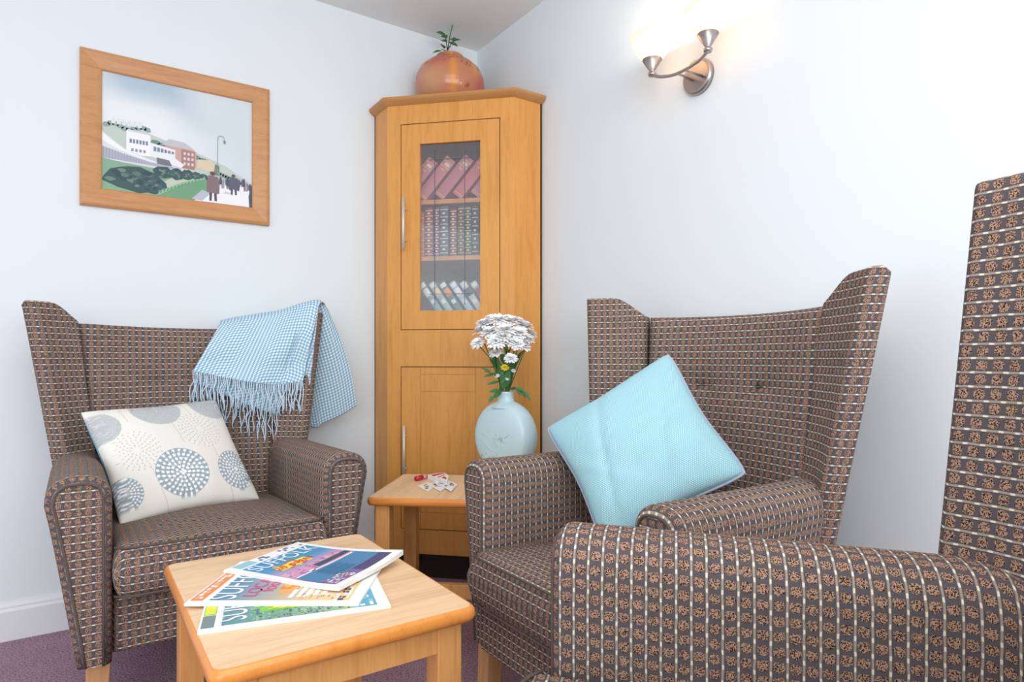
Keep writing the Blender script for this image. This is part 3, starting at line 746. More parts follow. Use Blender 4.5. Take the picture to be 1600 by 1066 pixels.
bm = bmesh.new(); lathe(bm, [(.047, .0), (.05, .004), (.046, .022), (.035, .034)], 40, sy=.8, cap=True); obj('foot', bm, M['vase'], vt, True)
bm = bmesh.new(); lathe(bm, [(.062, .250), (.046, .262), (.034, .272), (.030, .282), (.0305, .300), (.033, .306), (.030, .308), (.026, .300), (.024, .262)], 40, sy=.85); obj('neck', bm, M['vase'], vt, True)
bm = bmesh.new()   # relief: blossom, leaves and wave lines on the face
def rl(x, z): r = math.hypot(x, z-zc)/R_; return -HT*(1-.10*(r/.74)**2.5)-.0002
def ribb(pts, r): tube(bm, [(x, rl(x, z), z) for x, z in pts], r, 6)
for k in range(9):
    a = 2*PI*k/9; cx, cz = .012, .135
    ribb([(cx+.006*math.cos(a), cz+.006*math.sin(a)), (cx+.020*math.cos(a+.15), cz+.020*math.sin(a+.15)), (cx+.029*math.cos(a), cz+.029*math.sin(a)), (cx+.020*math.cos(a-.2), cz+.020*math.sin(a-.2)), (cx+.006*math.cos(a), cz+.006*math.sin(a))], .0013)
for k in range(7):
    x0 = -.075+k*.018; z0 = .075+.006*math.sin(k*2.)
    ribb([(x0, z0), (x0+.009, z0+.010), (x0+.018, z0+.004), (x0+.025, z0-.003)], .0013)
ribb([(-.07, .155), (-.045, .150), (-.020, .140)], .0013); ribb([(-.07, .130), (-.05, .122), (-.03, .105), (0, .095)], .0013); ribb([(.04, .15), (.06, .165), (.07, .15)], .0013)
obj('relief', bm, M['vase'], vt, True)

blooms = [(768, 500, .8, .04), (812, 505, .85, .05), (786, 528, .9, -.07), (825, 532, .7, -.03), (757, 507, .9, 0), (779, 502, 1, 0), (800, 504, 1, .02), (820, 512, 1, 0), (829, 524, .7, .01), (766, 521, 1, -.03), (789, 518, 1.05, -.05), (811, 522, .95, -.04), (750, 519, .85, .01), (747, 537, .75, -.02), (776, 535, 1, -.07), (806, 538, .9, -.06), (818, 543, .75, -.04), (798, 561, .68, -.07), (775, 553, .7, -.05), (760, 497+16, .8, .04), (792, 500, .8, .05)]
mouth = vp+V((0, 0, .30))
def chrys(u, v, sc, off, i, pm, label, grp, cat='flower'):
    c = atd(u, v, vd+off); t = thing('chrysanthemum', label, cat, mouth-V((0, 0, .10)), 0, grp); o = t.location
    c = c-o
    out = (c-V((0, 0, .10))); dirn = (out.normalized()*.7+V((-FW.x*.35, -FW.y*.35, .25))+V((random.uniform(-.2, .2), random.uniform(-.2, .2), random.uniform(-.1, .2)))).normalized()
    ang = 2.4*i; m0 = V((.014*math.cos(ang), .012*math.sin(ang), .10))
    b0 = V((.008*math.cos(ang), .006*math.sin(ang), 0))
    obj('stem', T([b0, m0, m0.lerp(c, .5)+V((m0.x*.6, m0.y*.6, .015)), c-dirn*.012], .0019, 6), M['stem'], t, True)
    R = .0375*sc; a = dirn.orthogonal().normalized(); b = dirn.cross(a)
    bm = bmesh.new()
    for ring, (n, el, L) in enumerate(((18, .0, 1.0), (17, .32, .95), (15, .65, .82), (13, .95, .66), (9, 1.25, .5))):
        for k in range(n):
            an = 2*PI*(k+.5*ring)/n+random.uniform(-.08, .08); e_ = el+random.uniform(-.1, .12)
            d = (a*math.cos(an)+b*math.sin(an))*math.cos(e_)+dirn*math.sin(e_)
            s_ = (a*-math.sin(an)+b*math.cos(an)); L_ = R*L*random.uniform(.9, 1.08); ww = R*.15
            up_ = d.cross(s_)*-1
            p = [d*L_*f+dirn*(.12*R*math.sin(PI*f)) for f in (.08, .45, .8, 1.0)]; wd = (.5, 1, .95, .35)
            pr = None
            for q, w2 in zip(p, wd):
                row = (bm.verts.new(c+q-s_*ww*w2), bm.verts.new(c+q+s_*ww*w2))
                if pr: f = bm.faces.new((pr[0], pr[1], row[1], row[0])); f.smooth = True
                pr = row
    obj('bloom', bm, pm, t, True)
    bm = bmesh.new(); bmesh.ops.create_icosphere(bm, subdivisions=1, radius=R*.17, matrix=Matrix.Translation(c+dirn*R*.10)); obj('flower_centre', bm, M['ycentre'], t, True)
    return t
for i, (u, v, s_, off) in enumerate(blooms):
    chrys(u, v, s_*1.02, off, i, M['petal'], 'white chrysanthemum bloom on a green stem in the pale blue moon vase', 'white chrysanthemums in the moon vase')
chrys(789, 575, .42, -.05, 31, M['ypetal'], 'single small yellow flower among the stems in the moon vase', None)
for i, (u, v) in enumerate(((777, 588), (793, 592), (802, 580))):
    chrys(u, v, .26, -.04, 40+i, M['petal'], 'tiny white bud low on the stems in the moon vase', 'white buds in the moon vase')
fl = thing('foliage_spray', 'spray of green leaves around the flower stems in the moon vase', 'foliage', mouth-V((0, 0, .08)))
def FP(u, v, off): return atd(u, v, vd+off)-fl.location
lv = [((787, 608), (784, 585), .011, -.03, -.05), ((790, 606), (796, 575), .012, -.03, -.06), ((786, 600), (778, 560), .010, -.02, -.03), ((794, 604), (803, 565), .010, -.01, 0), ((785, 590), (768, 582), .008, -.03, -.05), ((772, 585), (755, 588), .006, -.03, -.03),
      ((768, 582), (752, 574), .005, -.03, -.03), ((780, 577), (765, 560), .009, 0, 0), ((797, 580), (812, 560), .008, 0, 0), ((783, 612), (770, 622), .010, -.04, -.08), ((782, 610), (764, 612), .008, -.04, -.06), ((772, 618), (763, 629), .008, -.07, -.08), ((797, 608), (808, 606), .007, -.03, -.05), ((808, 606), (820, 611), .008, -.05, -.06),
      ((812, 608), (822, 622), .006, -.05, -.06), ((820, 611), (829, 626), .006, -.06, -.07), ((806, 606), (814, 618), .006, -.05, -.06), ((788, 570), (783, 548), .010, 0, 0), ((792, 590), (800, 560), .011, -.02, -.02), ((784, 600), (790, 570), .012, -.04, -.04), ((796, 600), (790, 580), .011, .02, .02), ((776, 570), (768, 548), .008, 0, .02), ((803, 570), (815, 548), .008, 0, .02), ((788, 560), (797, 545), .009, .0, .0), ((781, 596), (760, 600), .006, -.03, -.05)]
st = bmesh.new(); tube(st, [FP(790, 612, 0), FP(786, 585, -.02), FP(778, 560, -.01)], .002, 6); tube(st, [FP(792, 612, 0), FP(800, 607, -.04), FP(812, 607, -.05), FP(826, 620, -.06)], .0012, 6)
tube(st, [FP(786, 592, -.02), FP(772, 585, -.03), FP(756, 580, -.03)], .0012, 6); tube(st, [FP(788, 615, -.01), FP(780, 611, -.04), FP(768, 622, -.07)], .0012, 6)
obj('stem', st, M['stem'], fl, True)
for (a, b, wd, o1, o2) in lv:
    bm = bmesh.new(); leafm(bm, FP(a[0], a[1], o1), FP(b[0], b[1], o2), wd*1.1, V((FW.x*-.8, FW.y*-.8, .5))); obj('leaf', bm, M['leaf'], fl, True)

# ------------------------------------------------------------------ things on the side table
zT = TH+.0004
def flatbox(name, label, cat, px, h, mats, z=zT, group=None):
    """thin object whose top outline is measured on the table"""
    P = [onz(u, v, z+h) for u, v in px]; c = sum(P, V())/len(P); t = thing(name, label, cat, (c.x, c.y, z), 0, group)
    bm = bmesh.new(); prism(bm, [(p.x-c.x, p.y-c.y) for p in P], 0, h); obj(mats[0], bm, mats[1], t, bevel=.0008); return t, c, P
redm = plain('red_plastic', rgb(196, 38, 48), .35)
t, c, P = flatbox('card_box', 'small red and white card box lying at the back of the side table', 'box', [(668, 742), (694, 738), (701, 743), (699, 752), (672, 754)][:4], .016, ('carton', M['white']))
flat_art('carton_print', [(1, rgb(214, 60, 66), [(.06, .1), (.94, .1), (.94, .3), (.06, .3)]), (1, rgb(230, 120, 120), [(.1, .45), (.9, .45), (.9, .55), (.1, .55)]), (1, rgb(214, 60, 66), [(.2, .65), (.5, .65), (.5, .9), (.2, .9)])], M['print'], t,
         lambda u, v, h: (P[0].lerp(P[1], u)).lerp(P[3].lerp(P[2], u), v)-V((c.x, c.y, zT))+V((0, 0, h+.0003)))
a = onz(650, 748, zT+.009); b = onz(667, 744, zT+.009); t = thing('lipstick', 'short red and pink capped tube lying beside the card box', 'tube', (a.x, a.y, zT))
a2 = V((0, 0, .0088)); b2 = V((b.x-a.x, b.y-a.y, .0088)); d = (b2-a2).normalized()
obj('cap', T([a2, a2.lerp(b2, .55)], .0085, 16), redm, t, True); obj('tube_body', T([a2.lerp(b2, .55), b2], .0072, 16), plain('pink_plastic', rgb(232, 150, 150), .4), t, True)
cards = [([(652, 759), (668, 754), (683, 757), (668, 768)], 'white playing card with a yellow print, nearest the left table edge', rgb(240, 190, 60)), ([(668, 757), (684, 751), (703, 758), (688, 768)], 'white card overlapping the others in the middle of the side table', rgb(150, 60, 50)),
         ([(684, 756), (698, 749), (715, 757), (705, 768)], 'white card with green print half hidden by the chair arm', rgb(90, 130, 80)), ([(676, 753), (690, 750), (700, 756), (686, 760)], 'white card at the back of the spread cards', rgb(200, 60, 60))]
for i, (px, lab, cc) in enumerate(cards):
    z = TH+.0004+i*.0013; t, c, P = flatbox('playing_card', lab, 'card', px, .0009, ('card', M['white']), z, 'cards on the side table')
    random.seed(i+3)
    polys = []
    for k in range(5):
        x, y = random.uniform(.12, .7), random.uniform(.12, .7); polys.append((1+k*.2, [cc, rgb(120, 80, 60), rgb(220, 150, 120), rgb(90, 90, 100), cc][k], [(x, y), (x+.18, y+.04), (x+.2, y+.2), (x+.03, y+.16)]))
    flat_art('card_print', polys, M['print'], t, lambda u, v, h, P=P, c=c, z=z: (P[0].lerp(P[1], u)).lerp(P[3].lerp(P[2], u), v)-V((c.x, c.y, z))+V((0, 0, h)))

# ------------------------------------------------------------------ magazines on the coffee table
def magazine(label, px3, z, h, art, spine_w=.297, other=.225, curl=None, title=('SUFFOLK', .8)):
    """px3: spine-left, spine-right points on the near edge, and a third corner fixing the side"""
    a = onz(px3[0][0], px3[0][1], z+h); b = onz(px3[1][0], px3[1][1], z+h); c = onz(px3[2][0], px3[2][1], z+h)
    ex = (b-a); ex.z = 0; ex.normalize(); ey = V((-ex.y, ex.x, 0))
    if (c-a).dot(ey) < 0: ey = -ey
    a.z = z
    t = thing('magazine', label, 'magazine', a, 0, 'magazines on the coffee table')
    L, W_ = spine_w, other
    def lift(u, v): return curl(u, v) if curl else 0
    def Pm(u, v, hh): return ex*(u*L)+ey*(v*W_)+V((0, 0, hh+lift(u, v)))
    bm = bmesh.new(); n = 16; m = 12
    for (h0, h1, dl) in ((0, h, 0),):
        G = [[[bm.verts.new(Pm(i/n, j/m, (0 if k == 0 else h)+ (0 if k else -lift(i/n, j/m)*.35))) for j in range(m+1)] for i in range(n+1)] for k in (0, 1)]
        for i in range(n):
            for j in range(m):
                bm.faces.new((G[0][i][j], G[0][i][j+1], G[0][i+1][j+1], G[0][i+1][j])); bm.faces.new((G[1][i][j], G[1][i+1][j], G[1][i+1][j+1], G[1][i][j+1]))
        for i in range(n): bm.faces.new((G[0][i][0], G[0][i+1][0], G[1][i+1][0], G[1][i][0])); bm.faces.new((G[0][i][m], G[1][i][m], G[1][i+1][m], G[0][i+1][m]))
        for j in range(m): bm.faces.new((G[0][0][j], G[1][0][j], G[1][0][j+1], G[0][0][j+1])); bm.faces.new((G[0][n][j], G[0][n][j+1], G[1][n][j+1], G[1][n][j]))
    obj('pages', bm, M['paper'], t)
    # cover, subdivided so it follows the curl: polygons are clipped on a grid
    bmc = bmesh.new(); cl_ = bmc.loops.layers.float_color.new('Col')
    def fill(lay, col, x0, y0, x1, y1, shear=0):
        nx = max(1, int((x1-x0)*16+.99)); ny = max(1, int((y1-y0)*12+.99))
        for i in range(nx):
            for j in range(ny):
                q = [(lerp(x0, x1, (i+di)/nx), lerp(y0, y1, (j+dj)/ny)) for di, dj in ((0, 0), (1, 0), (1, 1), (0, 1))]
                q2 = [(min(max(x+shear*(y-y0), .0), 1), y) for x, y in q]
                f = bmc.faces.new([bmc.verts.new(Pm(x, y, h+.0002+lay*.00012)) for x, y in q2])
                for lp, (x, y) in zip(f.loops, q): lp[cl_] = col(x, y) if callable(col) else col
    art(fill)
    me = bpy.data.meshes.new('cover'); bmc.to_mesh(me); bmc.free(); cv = link('cover', me, M['print'], t, False)
    def put(s, u, v, size, du, dv, mat, sx=1.0, nm='title'):
        """text whose reading direction is (du,dv) in cover space"""
        o = Pm(u, v, h+.0012); xa = (ex*du+ey*dv).normalized(); ya = V((0, 0, 1)).cross(xa)
        te = text_mesh(nm, s, size, mat, cv, basis(V((0, 0, 0)), xa, ya, V((0, 0, 1))), .00005, sx)
        me2 = te.data
        for vv in me2.vertices:
            p = o+vv.co; rel = p; uu = rel.dot(ex)/L; w2 = rel.dot(ey)/W_
            vv.co = ex*(uu*L)+ey*(w2*W_)+V((0, 0, h+.0011+lift(min(max(uu, 0), 1), min(max(w2, 0), 1))+(vv.co.z)))
    return t, put
WHT = rgb(250, 250, 250)
whitem = plain('white_ink', rgb(250, 250, 250), .45); yellowm = plain('yellow_ink', rgb(250, 226, 40), .45); redink = plain('red_ink', rgb(216, 40, 60), .45); pinkink = plain('pink_ink', rgb(230, 80, 150), .45); darkink = plain('dark_ink', rgb(50, 60, 80), .45); orgink = plain('orange_ink', rgb(240, 150, 60), .45)
# cover space: u along the near long edge (left to right in the photo), v away from it; covers read from the left long side
def rnd_blocks(fill, lay, x0, y0, x1, y1, nx, ny, pal, seed, p=.75):
    random.seed(seed)
    for i in range(nx):
        for j in range(ny):
            if random.random() < p:
                a, b = lerp(x0, x1, i/nx), lerp(y0, y1, j/ny); fill(lay, random.choice(pal), a, b, a+(x1-x0)/nx*random.uniform(.6, 1), b+(y1-y0)/ny*random.uniform(.5, .95))
def art_green(fill):
    fill(0, WHT, 0, 0, 1, 1)
    fill(1, rgb(126, 200, 60), .01, .29, .075, .60); fill(1.2, rgb(226, 226, 50), .015, .30, .07, .52); fill(1, rgb(120, 140, 140), .01, .05, .075, .28)
    fill(1, lambda x, y: tuple(lerp(a, b, x) for a, b in zip(rgb(84, 140, 164), rgb(160, 200, 140))), .11, .06, .93, .95)
    rnd_blocks(fill, 2, .25, .07, .78, .9, 34, 30, [rgb(120, 170, 110), rgb(84, 112, 96), rgb(180, 200, 160), rgb(60, 84, 88), rgb(136, 214, 92)], 4, .6)
    fill(3, rgb(124, 206, 62), .30, .22, .56, .75); fill(3, rgb(124, 206, 62), .27, .32, .60, .64)
    for k in range(4): fill(3.6, WHT, .50+k*.035, .30, .515+k*.035, .70)
    fill(3, rgb(96, 178, 206), .80, .06, .93, .95); rnd_blocks(fill, 3.5, .81, .08, .92, .9, 4, 12, [WHT, rgb(150, 206, 224), rgb(60, 130, 170)], 5, .6)
def art_blue(fill):
    fill(0, WHT, 0, 0, 1, 1)
    fill(1, rgb(240, 140, 66), .01, .06, .085, .70); rnd_blocks(fill, 1.5, .025, .10, .07, .65, 2, 9, [WHT, rgb(250, 190, 130)], 8, .6)
    fill(1, lambda x, y: tuple(lerp(a, b, min(max((x-.2)/.55, 0), 1)) for a, b in zip(rgb(92, 146, 178), rgb(252, 212, 146))), .12, .07, .93, .96)
    fill(1.4, rgb(214, 214, 210), .34, .55, .60, .95)
    rnd_blocks(fill, 2, .60, .1, .92, .9, 22, 20, [rgb(250, 214, 150), rgb(246, 176, 110), rgb(210, 210, 220), rgb(160, 160, 180), WHT], 9, .55)
    for k in range(5): fill(2.6, WHT, .56+k*.045, .12+.02*k, .585+k*.045, .45)
    fill(2.4, rgb(246, 176, 92), .48, .2, .57, .7)
    rnd_blocks(fill, 2.8, .84, .07, .92, .5, 4, 8, [rgb(70, 70, 90), WHT], 10, .6)
def art_top(fill):
    fill(0, WHT, 0, 0, 1, 1)
    def sky(x, y):
        a, b, c_ = rgb(60, 150, 196), rgb(226, 160, 196), rgb(120, 96, 160)
        t = min(max((x-.34)/.16, 0), 1); return tuple(lerp(p, q, t) if t < 1 else lerp(q, r, min((x-.50)/.25, 1)) for p, q, r in zip(a, b, c_))
    fill(1, sky, .12, .07, .93, .94); fill(1, rgb(150, 206, 214), .01, .08, .10, .30)
    rnd_blocks(fill, 2, .45, .1, .62, .92, 12, 14, [rgb(232, 130, 160), rgb(150, 100, 170), rgb(240, 190, 170), rgb(90, 100, 150)], 12, .4)
    fill(2.3, rgb(58, 74, 90), .50, .45, .56, .93); fill(2.3, rgb(70, 60, 110), .80, .5, .93, .94)
    fill(2.5, rgb(70, 130, 176), .60, .08, .82, .94); fill(2.7, rgb(40, 110, 150), .62, .30, .80, .62)
    fill(2.9, WHT, .56, .30, .60, .36, .0); fill(2.9, WHT, .58, .10, .595, .9); rnd_blocks(fill, 3, .80, .10, .92, .40, 8, 8, [WHT, rgb(220, 230, 236), rgb(190, 90, 90)], 13, .7)
    fill(3, rgb(248, 226, 50), .30, .20, .40, .62); rnd_blocks(fill, 3.3, .27, .24, .42, .58, 6, 6, [rgb(248, 226, 50), rgb(230, 80, 60)], 14, .6)
    rnd_blocks(fill, 1.6, .02, .35, .10, .95, 2, 16, [rgb(90, 100, 120), WHT], 15, .5)
zM = TH+.0003
m1, put = magazine('magazine with a lime green and dark cover, lowest of the three, nearest the table front', [(308, 989), (611, 947), (600, 900)], zM, .004, art_green)
put('SUFFOLK', .17, .52, .062, 0, 1, whitem, .72); put('SUFFOLK', .87, .5, .030, 0, 1, whitem, 1.0, 'subtitle')
put('your', .38, .40, .035, .15, .9, yellowm, 1.1, 'headline'); put('garden', .45, .45, .035, .15, .9, yellowm, 1.0, 'headline')
m2, put = magazine('magazine with a blue cover and an orange side strip, middle of the three', [(287, 944), (589, 944), (604, 880)], zM+.0046, .004, art_blue)
put('SUFFOLK', .19, .52, .066, 0, 1, whitem, .74); put('LOCAL', .33, .38, .034, 0, 1, pinkink, 1.0, 'headline'); put('food', .40, .40, .036, 0, 1, pinkink, 1.0, 'headline'); put('50', .53, .40, .05, 0, 1, orgink, 1.0, 'headline')
def curl3(u, v): return .010*max(0, (v-.45)/.55)**2*sst(.25, 1, u)+.006*max(0, (u-.6)/.4)**2
m3, put = magazine('magazine with a blue and pink sunset cover lying on top of the other two', [(349, 891), (520, 922), (478, 849)], zM+.0092, .0045, art_top, .278, .205, curl3)
put('SUFFOLK', .205, .50, .050, 0, 1, whitem, .84); put('25 pages', .35, .42, .028, 0, 1, redink, 1.0, 'headline')

# ------------------------------------------------------------------ framed picture
fx0, fx1, fz0, fz1 = -1.590, -.969, 1.441, 1.980
pf = thing('framed_picture', 'oak framed seaside promenade print on the wall over the left armchair', 'picture', ((fx0+fx1)/2, -.001, (fz0+fz1)/2))
hw_, hh_ = (fx1-fx0)/2, (fz1-fz0)/2; bw = .064
bm = bmesh.new(); prof = [(0, 0), (0, .014), (.006, .020), (.012, .022), (.030, .019), (.050, .0155), (.060, .013), (bw, .010), (bw, .004)]
rings = [[bm.verts.new((sx*(hw_-d), -h, sz*(hh_-d))) for sx, sz in ((-1, -1), (1, -1), (1, 1), (-1, 1))] for d, h in prof]
for i in range(len(rings)-1):
    for k in range(4): bm.faces.new((rings[i][k], rings[i][(k+1) % 4], rings[i+1][(k+1) % 4], rings[i+1][k]))
obj('picture_frame', bm, M['frame'], pf)
bm = bmesh.new(); box(bm, (0, -.002, 0), (2*hw_-.02, .002, 2*hh_-.02)); obj('backing_board', bm, M['dark'], pf)
ax, az = hw_-bw+.002, hh_-bw+.002
# painting measured in a 0..1 frame (x right, y up)
art = []
def skyc(x, y):
    g_ = max(0, math.exp(-((x-.25)/.28)**2)*sst(.72, .95, y))+.35*sst(.35, .9, x)+.35*math.exp(-(((x-.55)-(y-.75)*-.8)/.14)**2)*sst(.55, .75, y); a = V(rgb(234, 239, 241)[:3]); b = V(rgb(180, 199, 211)[:3]); c_ = a.lerp(b, min(max(g_*1.15, 0), 1)); return (c_.x, c_.y, c_.z, 1)
for i in range(16):
    for j in range(12): art.append((0, skyc, [(i/16, j/12), ((i+1)/16, j/12), ((i+1)/16, (j+1)/12), (i/16, (j+1)/12)]))
def blobp(lay, col, cx, cy, rx, ry, n=12, jit=.18, seed=1):
    random.seed(seed+int(cx*997)+int(cy*771)); art.append((lay, col, [(cx+rx*math.cos(2*PI*k/n)*random.uniform(1-jit, 1+jit), cy+ry*math.sin(2*PI*k/n)*random.uniform(1-jit, 1+jit)) for k in range(n)]))
def pg(lay, col, *pts): art.append((lay, col, list(pts)))
pg(1, rgb(196, 208, 200), (0, .42), (0, .56), (.12, .60), (.28, .54), (.45, .48), (.62, .43), (.80, .36), (1, .22), (1, 0), (0, 0))       # hill
for k in range(10): blobp(1.5, rgb(150, 172, 164), .03+k*.028, .555+.02*math.sin(k), .022, .022)
for k in range(6): pg(1.8, rgb(226, 230, 232), (.06+k*.032, .57), (.085+k*.032, .57), (.085+k*.032, .605+.01*(k % 2)), (.0725+k*.032, .625), (.06+k*.032, .605))
for k in range(9): blobp(2, rgb(118, 146, 138), .33+k*.045, .47-k*.013, .03, .022)
pg(3, rgb(244, 245, 246), (.15, .32), (.15, .53), (.30, .52), (.30, .34)); pg(3, rgb(236, 239, 242), (.30, .34), (.30, .46), (.46, .43), (.46, .31)); pg(3.2, rgb(210, 215, 222), (.15, .53), (.16, .545), (.29, .535), (.30, .52))
for k in range(6): pg(3.5, rgb(132, 140, 158), (.17+k*.02, .43), (.184+k*.02, .43), (.184+k*.02, .465), (.17+k*.02, .465)); pg(3.5, rgb(132, 140, 158), (.32+k*.023, .39), (.337+k*.023, .39), (.337+k*.023, .43-.004*k), (.32+k*.023, .432-.004*k))
for k in range(4): pg(3.5, rgb(150, 156, 170), (.18+k*.025, .36), (.195+k*.025, .36), (.195+k*.025, .385), (.18+k*.025, .385))
pg(2.8, rgb(206, 170, 158), (.38, .43), (.42, .50), (.55, .485), (.60, .44), (.60, .30), (.44, .32)); pg(3, rgb(176, 132, 126), (.50, .28), (.50, .45), (.59, .44), (.59, .28)); pg(2.9, rgb(198, 198, 206), (.37, .46), (.42, .52), (.52, .51), (.59, .455))
for k in range(3):
    for q in range(3): pg(3.5, rgb(220, 212, 214), (.515+k*.026, .31+q*.045), (.53+k*.026, .31+q*.045), (.53+k*.026, .335+q*.045), (.515+k*.026, .335+q*.045))
pg(2.9, rgb(222, 204, 178), (.60, .30), (.61, .38), (.70, .39), (.76, .34), (.76, .27)); pg(3, rgb(120, 140, 120), (.72, .26), (.73, .36), (.76, .35), (.76, .26))
pg(3.6, rgb(238, 240, 242), (.40, .30), (.44, .37), (.52, .31), (.50, .28)); pg(3.7, rgb(120, 122, 134), (.34, .28), (.34, .34), (.42, .33), (.44, .28))
pg(3.4, rgb(224, 226, 232), (0, .30), (0, .50), (.06, .44), (.16, .36), (.34, .30), (.55, .27), (.55, .24), (0, .26))
pg(3.8, rgb(178, 180, 194), (0, .27), (0, .37), (.12, .33), (.30, .29), (.50, .27), (.50, .255))
pg(4, rgb(246, 246, 248), (0, .49), (.05, .44), (.13, .37), (.24, .32), (.36, .29), (.24, .31), (.10, .36), (0, .42))
for k in range(26): pg(4.2, rgb(150, 154, 172), (.01+k*.018, .27), (.013+k*.018, .27), (.013+k*.018, .36-.10*sst(0, .8, k/26)), (.01+k*.018, .36-.10*sst(0, .8, k/26)))
pg(4.5, rgb(136, 176, 146), (0, 0), (0, .27), (.14, .25), (.50, .23), (.68, .22), (.60, .0))
pg(4.8, rgb(196, 208, 184), (.34, .10), (.44, .18), (.60, .20), (.66, .20), (.50, .06), (.42, .02), (.34, .04))
def bush(cx, cy, rx, ry, seed):
    blobp(4.7+.38*seed, rgb(66, 92, 92), cx, cy, rx, ry, 18, .12, seed); random.seed(seed)
    for k in range(22):
        a = random.uniform(0, 2*PI); r = random.uniform(0, .8); blobp(4.78+.38*seed+k*.012, random.choice([rgb(96, 124, 116), rgb(78, 106, 106), rgb(56, 80, 86), rgb(112, 138, 126)]), cx+rx*r*math.cos(a), cy+ry*r*math.sin(a), rx*.16, ry*.18, 8, .2, k)
bush(.20, .12, .19, .105, 1); bush(.30, .085, .12, .07, 2); bush(.38, .215, .065, .055, 3); bush(.47, .215, .05, .052, 4); bush(.54, .225, .04, .046, 5); bush(.60, .225, .035, .035, 6); bush(.65, .225, .03, .03, 7)
pg(8, rgb(116, 164, 128), (.34, 0), (.36, .03), (.50, .13), (.66, .21), (.68, .20), (.68, .10), (.58, 0)); pg(8.2, rgb(156, 190, 160), (.34, .01), (.36, .05), (.50, .15), (.66, .225), (.66, .21), (.50, .13), (.36, .02))
for k in range(13): pg(8.4, rgb(96, 140, 108), (.36+k*.023, .03+k*.0145), (.368+k*.023, .035+k*.0145), (.372+k*.023, .06+k*.0135), (.364+k*.023, .055+k*.0135))
pg(7.8, rgb(244, 244, 248), (.57, 0), (.62, .07), (.70, .17), (.80, .21), (1, .20), (1, 0)); pg(8.1, rgb(190, 192, 208), (.57, .02), (.64, .11), (.70, .09), (.64, .01))
random.seed(5)
for k in range(26):
    x = .74+.26*random.random(); h = .05+.03*random.random(); y = .16+.05*random.random()-.02; c_ = random.choice([rgb(110, 110, 128), rgb(146, 132, 140), rgb(86, 92, 110), rgb(170, 160, 166)])
    pg(8.5+k*.04, c_, (x-.007, y), (x+.007, y), (x+.009, y+h*.6), (x+.004, y+h), (x-.004, y+h), (x-.009, y+h*.6))
for k in range(14): blobp(8.3, rgb(140, 156, 152), .76+k*.018, .27-.0075*k+.01, .016, .016)
def fig(x, y, h, w_, col, leg):
    pg(11, col, (x-w_*.5, y+h*.28), (x+w_*.5, y+h*.26), (x+w_*.55, y+h*.60), (x+w_*.38, y+h*.84), (x-w_*.38, y+h*.85), (x-w_*.5, y+h*.6)); blobp(11.3, rgb(96, 84, 84), x-w_*.05, y+h*.93, w_*.2, h*.07)
    pg(10.7, leg, (x-w_*.3, y), (x-w_*.12, y), (x-w_*.08, y+h*.3), (x-w_*.3, y+h*.3)); pg(10.7, leg, (x+w_*.12, y+h*.01), (x+w_*.32, y+h*.01), (x+w_*.3, y+h*.3), (x+w_*.08, y+h*.3))
fig(.715, .02, .27, .085, rgb(136, 116, 118), rgb(92, 80, 90)); fig(.862, .10, .19, .07, rgb(100, 102, 116), rgb(90, 84, 92)); pg(11.6, rgb(86, 92, 106), (.975, 0), (1, -.0), (1, .22), (.985, .20), (.97, .10)); pg(9.8, rgb(206, 208, 220), (.79, .10), (.85, .11), (.80, .125))
pg(9.9, rgb(150, 160, 160), (.744, .28), (.748, .28), (.750, .60), (.746, .60))
for k in range(8):
    a0, a1 = PI-PI*k/8, PI-PI*(k+1)/8; pg(9.9, rgb(150, 160, 160), (.772+.025*math.cos(a0), .60+.03*math.sin(a0)), (.772+.025*math.cos(a1), .60+.03*math.sin(a1)), (.772+.021*math.cos(a1), .60+.024*math.sin(a1)), (.772+.021*math.cos(a0), .60+.024*math.sin(a0)))
blobp(10.1, rgb(130, 140, 142), .796, .575, .008, .018)
flat_art('print', art, M['artprint'], pf, lambda x, y, h: V((lerp(-ax, ax, min(max(x, 0), 1)), -.0045-h, lerp(-az, az, min(max(y, 0), 1)))), .0004)

# ------------------------------------------------------------------ wall lamp
plc = onx(1093, 121, 0)
lt = thing('wall_lamp', 'brushed nickel twin arm wall lamp with two lit glass shades on the right wall', 'lamp', plc)
bm = bmesh.new(); n = 40; prof = [(0, -.019), (.046, -.019), (.052, -.016), (.055, -.010), (.055, 0)]
rings = [[bm.verts.new((x, r*math.cos(2*PI*k/n), r*math.sin(2*PI*k/n))) for k in range(n)] for r, x in prof[1:]]
for i in range(len(rings)-1):
    for k in range(n): bm.faces.new((rings[i][k], rings[i][(k+1) % n], rings[i+1][(k+1) % n], rings[i+1][k]))
bm.faces.new(rings[0]); bm.faces.new(rings[-1]); obj('back_plate', bm, M['steel'], lt, True)
for p in lt.children[0].data.polygons: p.use_smooth = len(p.vertices) == 4
XO = -.115
def LP(u, v, x=XO): return onx(u, v, x)-plc
cupA = LP(1019, 117); cupB = LP(1106, 79)
obj('curved_arm', T([catmull([cupA, LP(1032, 120), LP(1052, 117), LP(1070, 109), LP(1088, 98), LP(1098, 89), cupB], k/24) for k in range(25)], .0052, 12), M['steel'], lt, True)
for a, b in (((1057, 114), (1081, 125)), ((1071, 109), (1097, 119))):
    obj('stem', T([LP(*a), onx(b[0], b[1], -.018)-plc], .0038, 10), M['steel'], lt, True)
